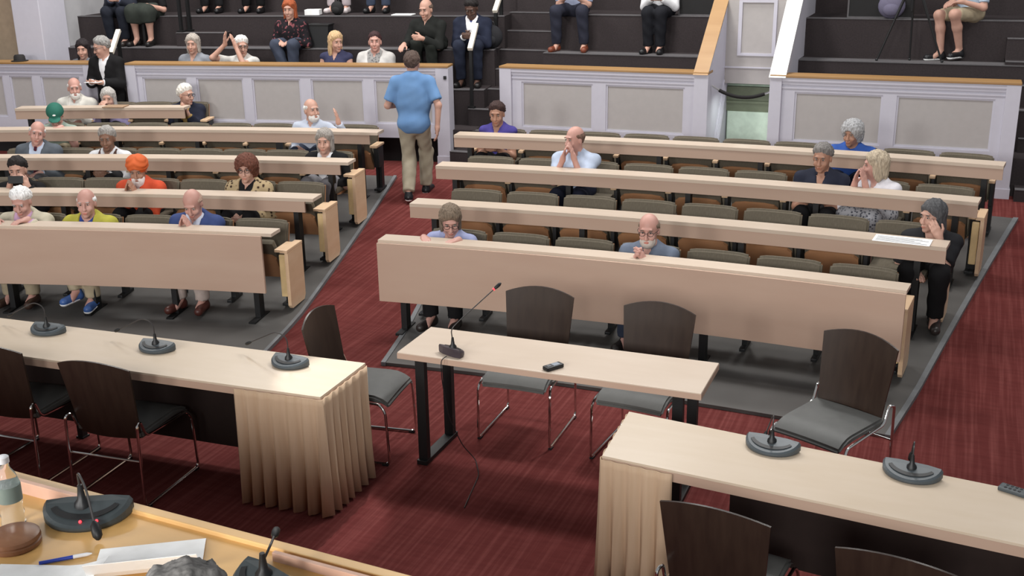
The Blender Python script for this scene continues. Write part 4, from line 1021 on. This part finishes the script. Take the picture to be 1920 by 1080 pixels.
# ---- people in the rows (angle and head height measured from the floor of each row)
pk = lambda *a: a
row_person('Person with white hair in a yellow vest over a blue shirt', 0, -14.11, 1.03, skin_n='pink', hair=('fringe', (222, 220, 218)), yaw=14, pitch=4,
           top=[shirt(cloth((44, 70, 158)), 1.5), ('vest', cloth((178, 170, 42)), .03, 0, (.07, .36))], legs=KHAKI, shoes=(60, 92, 150), feet=((.10, -.36, .085), (-.02, -.40, .16)))
row_person('Person with white hair in a beige blazer looking down', 0, -15.83, 1.02, hunch=.03, skin_n='pink', hair=('short', (226, 224, 222)), pitch=24, yaw=8,
           top=[shirt(cloth((196, 150, 188))), jacket(cloth((192, 182, 156)))], legs=KHAKI, shoes=(62, 44, 36), arms='desk')
row_person('Bald person in a blue suit jacket with bowed head and joined hands', 0, -11.22, 1.04, hunch=.03, skin_n='pink', hair=('fringe', (168, 140, 124)), pitch=30, yaw=6, arms='clap',
           top=[shirt(cloth((196, 204, 226))), jacket(cloth((56, 74, 134)))], legs=cloth((188, 168, 158)), shoes=(74, 38, 32))
row_person('Person with a dark beard in black holding up a phone', 1, -17.49, 1.0, skin_n='fair', hair=('short', (34, 30, 30)), beard=('short', (38, 32, 30)), yaw=12, pitch=8,
           top=[shirt(BLK_C, 1.9, (.03, .08), .02)], legs=DKTR, armL=((.17, -.25, .72), (-.35, -.2, .9), (-.8, .3, 0), 40), armR=((-.01, -.25, .71), (.35, -.2, .9), (.8, .3, 0), 40))
row_person('Person in an orange turban and orange jacket with a long white beard, head bowed', 1, -14.08, 1.0, hunch=.03, skin_n='tan', hair=None, hood='turban', beard=('long', (214, 206, 204)), pitch=20, yaw=10, arms='clap', lean=.09,
           top=[shirt(cloth((214, 206, 206)), 1.0), jacket(cloth((222, 66, 30)), 1.9, (.05, .16))], legs=DKTR)
row_person('Person with curly auburn hair and glasses in a leopard print jacket', 1, -11.11, 1.04, skin_n='fair', hair=('curly', (92, 54, 42)), glasses=True, yaw=6, pitch=6, sh=.175,
           top=[shirt(BLK_C), jacket(cloth((66, 44, 32), (196, 166, 118), 'vor', (26, 26, 26), .22, .42), opn=(.08, .4))], legs=DKTR)
row_person('Balding person in a grey suit with a maroon tie, head tilted', 2, -18.31, 1.08, skin_n='pink', hair=('fringe', (214, 212, 210)), roll=14, yaw=24, pitch=4,
           top=[shirt(cloth((190, 204, 230))), jacket(cloth((88, 96, 106)))], tie=cloth((92, 34, 50)), legs=GREYTR)
row_person('Person with short grey hair in a white shirt with brown shoulder straps', 2, -16.28, 1.02, skin_n='brown', hair=('short', (142, 138, 134)), yaw=10, arms='clasp',
           top=[shirt(WHITE_C, 1.9, (.04, .12)), ], straps=cloth((92, 62, 54)), legs=DKTR)
row_person('Person with a grey bob in a black jacket and white blouse', 2, -10.05, 1.02, skin_n='fair', hair=('bob', (140, 134, 128)), yaw=6, pitch=4, sh=.175,
           top=[('blouse', WHITE_C, .012, 1, (.04, .1)), jacket(BLK_C, 1.85, (.08, .5))], legs=cloth((136, 134, 140)))
row_person('Person in a green cap and sage shirt looking down', 3, -18.96, 1.02, skin_n='pink', hair=('fringe', (170, 166, 162)), hood='cap', pitch=30, yaw=18, arms='desk',
           top=[shirt(cloth((142, 162, 148)), .75)], legs=KHAKI)
row_person('Bald person with a white beard in pale blue raising one hand', 3, -11.42, 1.07, skin_n='fair', hair=('fringe', (206, 204, 202)), beard=('short', (208, 206, 204)), yaw=48, pitch=0,
           top=[shirt(cloth((188, 200, 224), (206, 214, 232), 'check', (40, 40, 40), .4, .6))], legs=JEAN, collar=cloth((176, 190, 218)), armL=((.36, -.20, .80), (-.12, .0, 1), (-1, -.2, 0), 14))
row_person('Bald person with glasses in a cream jacket at the short top desk', 4, -19.46, 1.09, skin_n='pink', hair=('fringe', (220, 218, 214)), beard=('short', (212, 210, 206)), yaw=24, pitch=6,
           top=[shirt(cloth((212, 208, 200))), jacket(cloth((204, 200, 190)))], legs=KHAKI)
row_person('Person with long grey hair in lavender, chin resting on one hand', 4, -18.47, .96, skin_n='fair', hair=('long', (164, 160, 156)), yaw=10, pitch=8, sh=.175,
           top=[shirt(cloth((62, 58, 92)), 1), jacket(cloth((156, 144, 196)), 1.9, (.06, .4))], legs=DKTR, armR=((-.03, -.24, .66), (.15, .1, 1), (.2, 1, 0), 34))
row_person('Person with short white hair and glasses clapping in a navy jacket', 4, -16.19, 1.0, skin_n='fair', hair=('short', (214, 210, 202)), glasses=True, yaw=52, arms='clap', sh=.175, turn=12,
           top=[shirt(cloth((176, 136, 64))), jacket(NAVY_C, 1.85, (.06, .4))], legs=DKTR)
row_person('Person with brown-grey hair in a lavender shirt looking down at the front desk', 0, -4.57, .98, hunch=.05, skin_n='pink', hair=('bob', (112, 98, 84)), glasses=True, pitch=26, yaw=22, arms='desk', sh=.175,
           top=[shirt(cloth((152, 160, 208)), 1.9, (.05, .14))], legs=BLK_C, collar=cloth((158, 166, 212)))
row_person('Balding person with a grey beard in a slate blue shirt at the front desk', 0, .20, 1.06, skin_n='pink', hair=('fringe', (112, 96, 82)), beard=('short', (184, 174, 166)), glasses=True, pitch=10, yaw=4, arms='clap',
           top=[shirt(cloth((104, 116, 138)), 1.9, (.045, .13))], legs=JEAN, collar=cloth((98, 110, 134)), armL=((.04, -.30, .70), (-.3, -.5, .8), (-1, 0, 0), 14), armR=((-.05, -.30, .70), (.3, -.5, .8), (1, 0, 0), 14))
row_person('Person with long dark grey hair in black covering the nose with one hand', 1, 5.73, 1.0, skin_n='fair', hair=('long', (78, 78, 80)), yaw=-34, pitch=6, sh=.18,
           top=[shirt(cloth((38, 38, 42)), .8, (.06, .18), .018)], legs=BLK_C, armL=((.07, -.20, .70), (-.45, -.15, .9), (-.3, .9, 0), 26), armR='lap')
row_person('Balding person in a light blue short sleeved shirt clapping before the face', 2, -3.18, 1.13, skin_n='pink', hair=('fringe', (104, 80, 68)), yaw=-34, pitch=6, bulk=1.12, sh=.20,
           top=[shirt(cloth((180, 196, 224)), .85, (.04, .1))], legs=NAVY_C, collar=cloth((172, 190, 220)), armL=((.03, -.25, .82), (-.25, -.1, 1), (-1, 0, 0), 10), armR=((-.08, -.26, .80), (.25, -.2, 1), (1, 0, 0), 10))
row_person('Grey-haired person in a navy polo shirt with clasped hands', 2, 2.87, 1.09, skin_n='tan', hair=('short', (112, 108, 106)), yaw=-6, pitch=10, sh=.20, bulk=1.05,
           top=[shirt(cloth((40, 44, 62)), .8, (.05, .2))], legs=DKTR, collar=cloth((34, 38, 56)), arms='clasp')
row_person('Person with an ash blonde bob, white blouse and hands pressed together', 2, 4.16, 1.05, skin_n='pink', hair=('bob', (168, 154, 134)), yaw=-62, pitch=6, turn=-18, sh=.175,
           top=[('blouse', cloth((226, 222, 230)), .014, 1.3, (.04, .12))], skirt_c=cloth((70, 74, 90), (190, 190, 198), 'vor', (40, 40, 40), .2, .5), legs=None, armL=((.0, -.27, .74), (-.2, -.2, 1), (-1, 0, 0), 6), armR=((-.10, -.28, .73), (.2, -.2, 1), (1, 0, 0), 6))
row_person('Person with cropped dark hair in a sleeveless purple top', 3, -6.07, 1.08, skin_n='tan', hair=('short', (54, 38, 36)), yaw=4, pitch=12, sh=.165, bulk=.9,
           top=[shirt(cloth((74, 64, 158)), 0, (.05, .14))], legs=DKTR, arms='clasp')
row_person('Person with curly grey hair in a bright blue sweatshirt', 3, 3.12, 1.03, skin_n='tan', hair=('curly', (150, 150, 152)), yaw=-16, pitch=10, sh=.185, bulk=1.1, head_s=.96,
           top=[('sweater', cloth((44, 88, 186)), .02, 1.9, (.02, .05))], legs=NAVY_C)
# ---- the person walking away up the aisle
px, py = pol(23.1, -8.25)
person('Standing person in a blue polo and khaki trousers walking up the aisle', (px-.05, py, fz(23.1)), 196, 1.62, skin_n='fair', hair=('short', (74, 60, 54)), stand=True, sh=.19, lean=.03, pitch=4, bulk=1.05,
       top=[shirt(cloth((98, 150, 214), (108, 160, 222), sc=(5, 5, 3)), .8, (.02, .06), .027)], legs=cloth((176, 162, 134), (186, 172, 146)), shoes=(30, 30, 33), collar=cloth((92, 142, 208)),
       armR=((-.27, .05, .80), (.05, -.1, -1), (1, 0, 0), 18), armL=((.20, -.24, 1.0), (-.5, -.8, .1), (0, 0, -1), 20), feet=((.05, .20, .10), (-.07, -.22, .085)))
# ---- people on the tiers
tier_person('Person with long black hair leaning forward behind the corner parapet', LM, -5.08, .48, .12, .80, 1.24, 1.86, hair=('long', (38, 32, 34)), skin_n='fair', lean=.16, yaw=14, top=[shirt(cloth((112, 116, 126)), .9)], legs=DKTR, sh=.17)
p = LM @ Vector((-4.47, -.02, .39))
person('Standing person with grey hair and a black suit holding papers', tuple(p), 10, 1.56, hair=('short', (134, 132, 130)), glasses=True, stand=True, sh=.17, yaw=-40, pitch=18, skin_n='fair',
       top=[shirt(WHITE_C), jacket(BLK_C, 1.88, (.07, .36))], legs=BLK_C, shoes=(24, 22, 22), armL=((.05, -.30, 1.0), (-.7, -.6, 0), (0, .2, 1), 28), armR=((-.10, -.28, 1.0), (.5, -.8, 0), (0, .2, 1), 24))
tier_person('Person in a dark suit with folded hands sitting high up by the pilaster', LM, -5.0, 1.38, .12, 1.685, 2.07, 2.79, hair=('short', (60, 52, 48)), arms='clasp', top=[shirt(cloth((110, 120, 150))), jacket(cloth((38, 42, 56)))], legs=cloth((32, 36, 48)), res=.015)
tier_person('Person in a black top and dark green skirt with bare legs sitting high up', LM, -4.62, 1.38, .12, 1.685, 2.07, 2.76, hair=('bob', (70, 56, 48)), top=[shirt(BLK_C, .9)], skirt_c=cloth((52, 58, 52)), shoes=(22, 20, 20), res=.015)
tier_person('Person with grey hair in a grey tee behind the angled parapet', LM, -3.56, .48, .12, .80, 1.24, 1.92, hair=('bob', (158, 150, 142)), top=[shirt(cloth((134, 138, 148)), .7, (.05, .14))], legs=DKTR, sh=.175, pitch=4, yaw=8)
tier_person('Person with white hair in a white top clapping behind the angled parapet', LM, -2.89, .48, .12, .80, 1.24, 1.90, hair=('short', (222, 218, 212)), glasses=True, yaw=34, top=[shirt(cloth((210, 206, 200)), .7)], legs=DKTR, sh=.175, armL=((.02, -.28, .98), (-.3, -.1, 1), (-1, 0, 0), 6), armR=((-.14, -.24, 1.0), (.1, -.1, 1), (1, 0, 0), 6))
tier_person('Person in black trousers on the topmost visible tier above the half step', LM, -3.95, 2.18, .12, 2.07, 2.50, 3.22, hair=('short', (50, 44, 40)), top=[shirt(BLK_C)], legs=DKTR, shoes=(24, 24, 26), res=.016)
tier_person('Person in black boots and a grey top on the topmost visible tier', LM, -3.32, 2.18, .12, 2.07, 2.50, 3.20, hair=('bob', (80, 66, 54)), top=[shirt(cloth((140, 142, 146)))], legs=BLK_C, shoes=(22, 22, 24), res=.016)
tier_person('Person with long red hair in a dark floral blouse and jeans', LM, -2.37, .93, .12, 1.24, 1.685, 2.33, hair=('long', (148, 76, 46)), skin_n='fair', sh=.17, yaw=4, top=[('blouse', cloth((34, 30, 36), (172, 84, 92), 'noise', (22, 22, 22), .56, .66), .018, 1.85, (.03, .1))], legs=cloth((62, 70, 90)), shoes=(150, 130, 116), feet=((.10, -.32, .085), (.02, -.36, .12)))
tier_person('Person with long blonde hair in a sleeveless navy top looking aside', LM, -1.61, .48, .12, .80, 1.24, 1.96, hair=('long', (186, 156, 118)), skin_n='fair', sh=.17, yaw=46, top=[shirt(cloth((58, 60, 96)), 0, (.05, .12))], legs=DKTR, bulk=.92)
tier_person('Person with dark hair in a cream cardigan smiling behind the angled parapet', LM, -1.08, .48, .12, .80, 1.24, 1.96, hair=('bun', (58, 38, 40)), skin_n='pink', sh=.185, yaw=14, pitch=0, top=[shirt(cloth((104, 102, 104), (160, 158, 156), 'vor', (30, 30, 30), .2, .5), 1), jacket(cloth((208, 204, 200)), 1.9, (.10, .5))], legs=DKTR, bulk=1.1)
tier_person('Person in pale pink trousers on the topmost visible tier by the crumpled papers', LM, -2.05, 2.18, .12, 2.07, 2.50, 3.2, hair=('bob', (110, 90, 70)), top=[shirt(WHITE_C)], legs=cloth((206, 190, 196)), shoes=(200, 190, 190), res=.016)
tier_person('Person in blue jeans and black shoes on the topmost visible tier', LM, -1.48, 2.18, .12, 2.07, 2.50, 3.22, hair=('short', (60, 50, 46)), top=[shirt(cloth((88, 100, 120)))], legs=cloth((66, 78, 104)), shoes=(24, 24, 26), res=.016)
tier_person('Person dressed all in black leaning forward with one hand on the knee', LM, -.42, .93, .12, 1.24, 1.685, 2.34, hair=('fringe', (96, 80, 70)), skin_n='fair', lean=.2, pitch=14, top=[shirt(cloth((34, 36, 34)), 1.9, (.03, .1), .02)], legs=cloth((36, 40, 36)), armR='knee', armL='clasp', turn=-14, sh=.2)
tier_person('Person in a navy suit and blue tie reading a phone beside the stair rail', LM, .08, .93, .12, 1.24, 1.685, 2.35, hair=('short', (34, 30, 30)), skin_n='deep', pitch=28, top=[shirt(WHITE_C), jacket(cloth((36, 42, 64)))], tie=cloth((60, 70, 140)), legs=cloth((36, 42, 62)), arms='clasp', shoes=(24, 22, 22))
tier_person('Person in a pale blue checked shirt and brown shoes', RM, -4.70, 1.38, .12, 1.655, 2.095, 2.82, hair=('short', (90, 70, 56)), top=[shirt(cloth((150, 164, 204), (176, 188, 220), 'check', (36, 36, 36), .4, .6), .9)], legs=cloth((44, 46, 62)), shoes=(112, 58, 40), arms='clasp', knees=((.17, -.385, .50), (-.17, -.385, .50)), feet=((.19, -.34, .085), (-.17, -.34, .085)), turn=4, res=.0145)
tier_person('Person in a white shirt and black trousers with joined hands beside the black box', RM, -3.57, 1.38, .12, 1.655, 2.095, 2.80, hair=('short', (50, 42, 38)), top=[shirt(WHITE_C)], legs=cloth((30, 31, 38)), shoes=(22, 22, 24), arms='clasp', knees=((.08, -.385, .50), (-.08, -.385, .50)), feet=((.07, -.34, .085), (-.08, -.34, .085)), res=.0145)
tier_person('Person in khaki shorts and black sneakers sitting behind the camera tripod', RM, .04, 1.38, .14, 1.655, 2.095, 2.84, turn=-42, hair=('short', (80, 64, 52)), top=[shirt(cloth((176, 200, 226)), .8)], legs=KHAKI, bare_leg=1, shoes=(30, 30, 33), armR=((-.02, -.30, .66), (-.1, -.9, -.3), (0, -.2, -1), 20), armL='lap', knees=((.10, -.40, .52), (-.12, -.40, .50)), feet=((.06, -.22, .11), (-.08, -.36, .085)), res=.0125)
# ---- heads at the dais, close to the camera
person('Grey-haired person at the dais desk, only the head showing', (-1.12, 1.20, .86), 180, 1.335, hair=('short', (104, 102, 100)), seat=.46, top=[jacket(cloth((40, 42, 50)), 1.88, (.05, .2)), ], legs=DKTR, arms='lap', res=.0095)
person('Brown-haired person at the dais desk behind the water bottle', (-2.10, 1.44, .86), 180, 1.26, hair=('curly', (86, 58, 46)), seat=.46, top=[jacket(cloth((60, 56, 60)), 1.88, (.05, .2))], legs=DKTR, arms='lap', res=.014)
# ---- things held
rr = R0+DR+.46-.30; x, y = pol(rr, -17.25)
ph = thing('smartphone', 'black smartphone held up in both hands by the bearded person', 'phone', (x, y, fz(rr)+.84), R(17.5))
s = B(); box(s, -.075, .075, -.005, .005, -.037, .037, .004, M=Matrix.Rotation(R(-12), 4, 'X')); obj('body', s, BLKPL, ph)
s = B(); box(s, -.07, .07, .004, .006, -.033, .033, M=Matrix.Rotation(R(-12), 4, 'X')); obj('screen', s, mat('screen_dark', (30, 34, 44), .1), ph)
p = LM @ Vector((-4.5, -.36, 1.40))
o = stack('held_papers', 'white papers held by the standing person in the black suit', tuple(p), 10, .2, .15, .004, PAPER, 'paper')
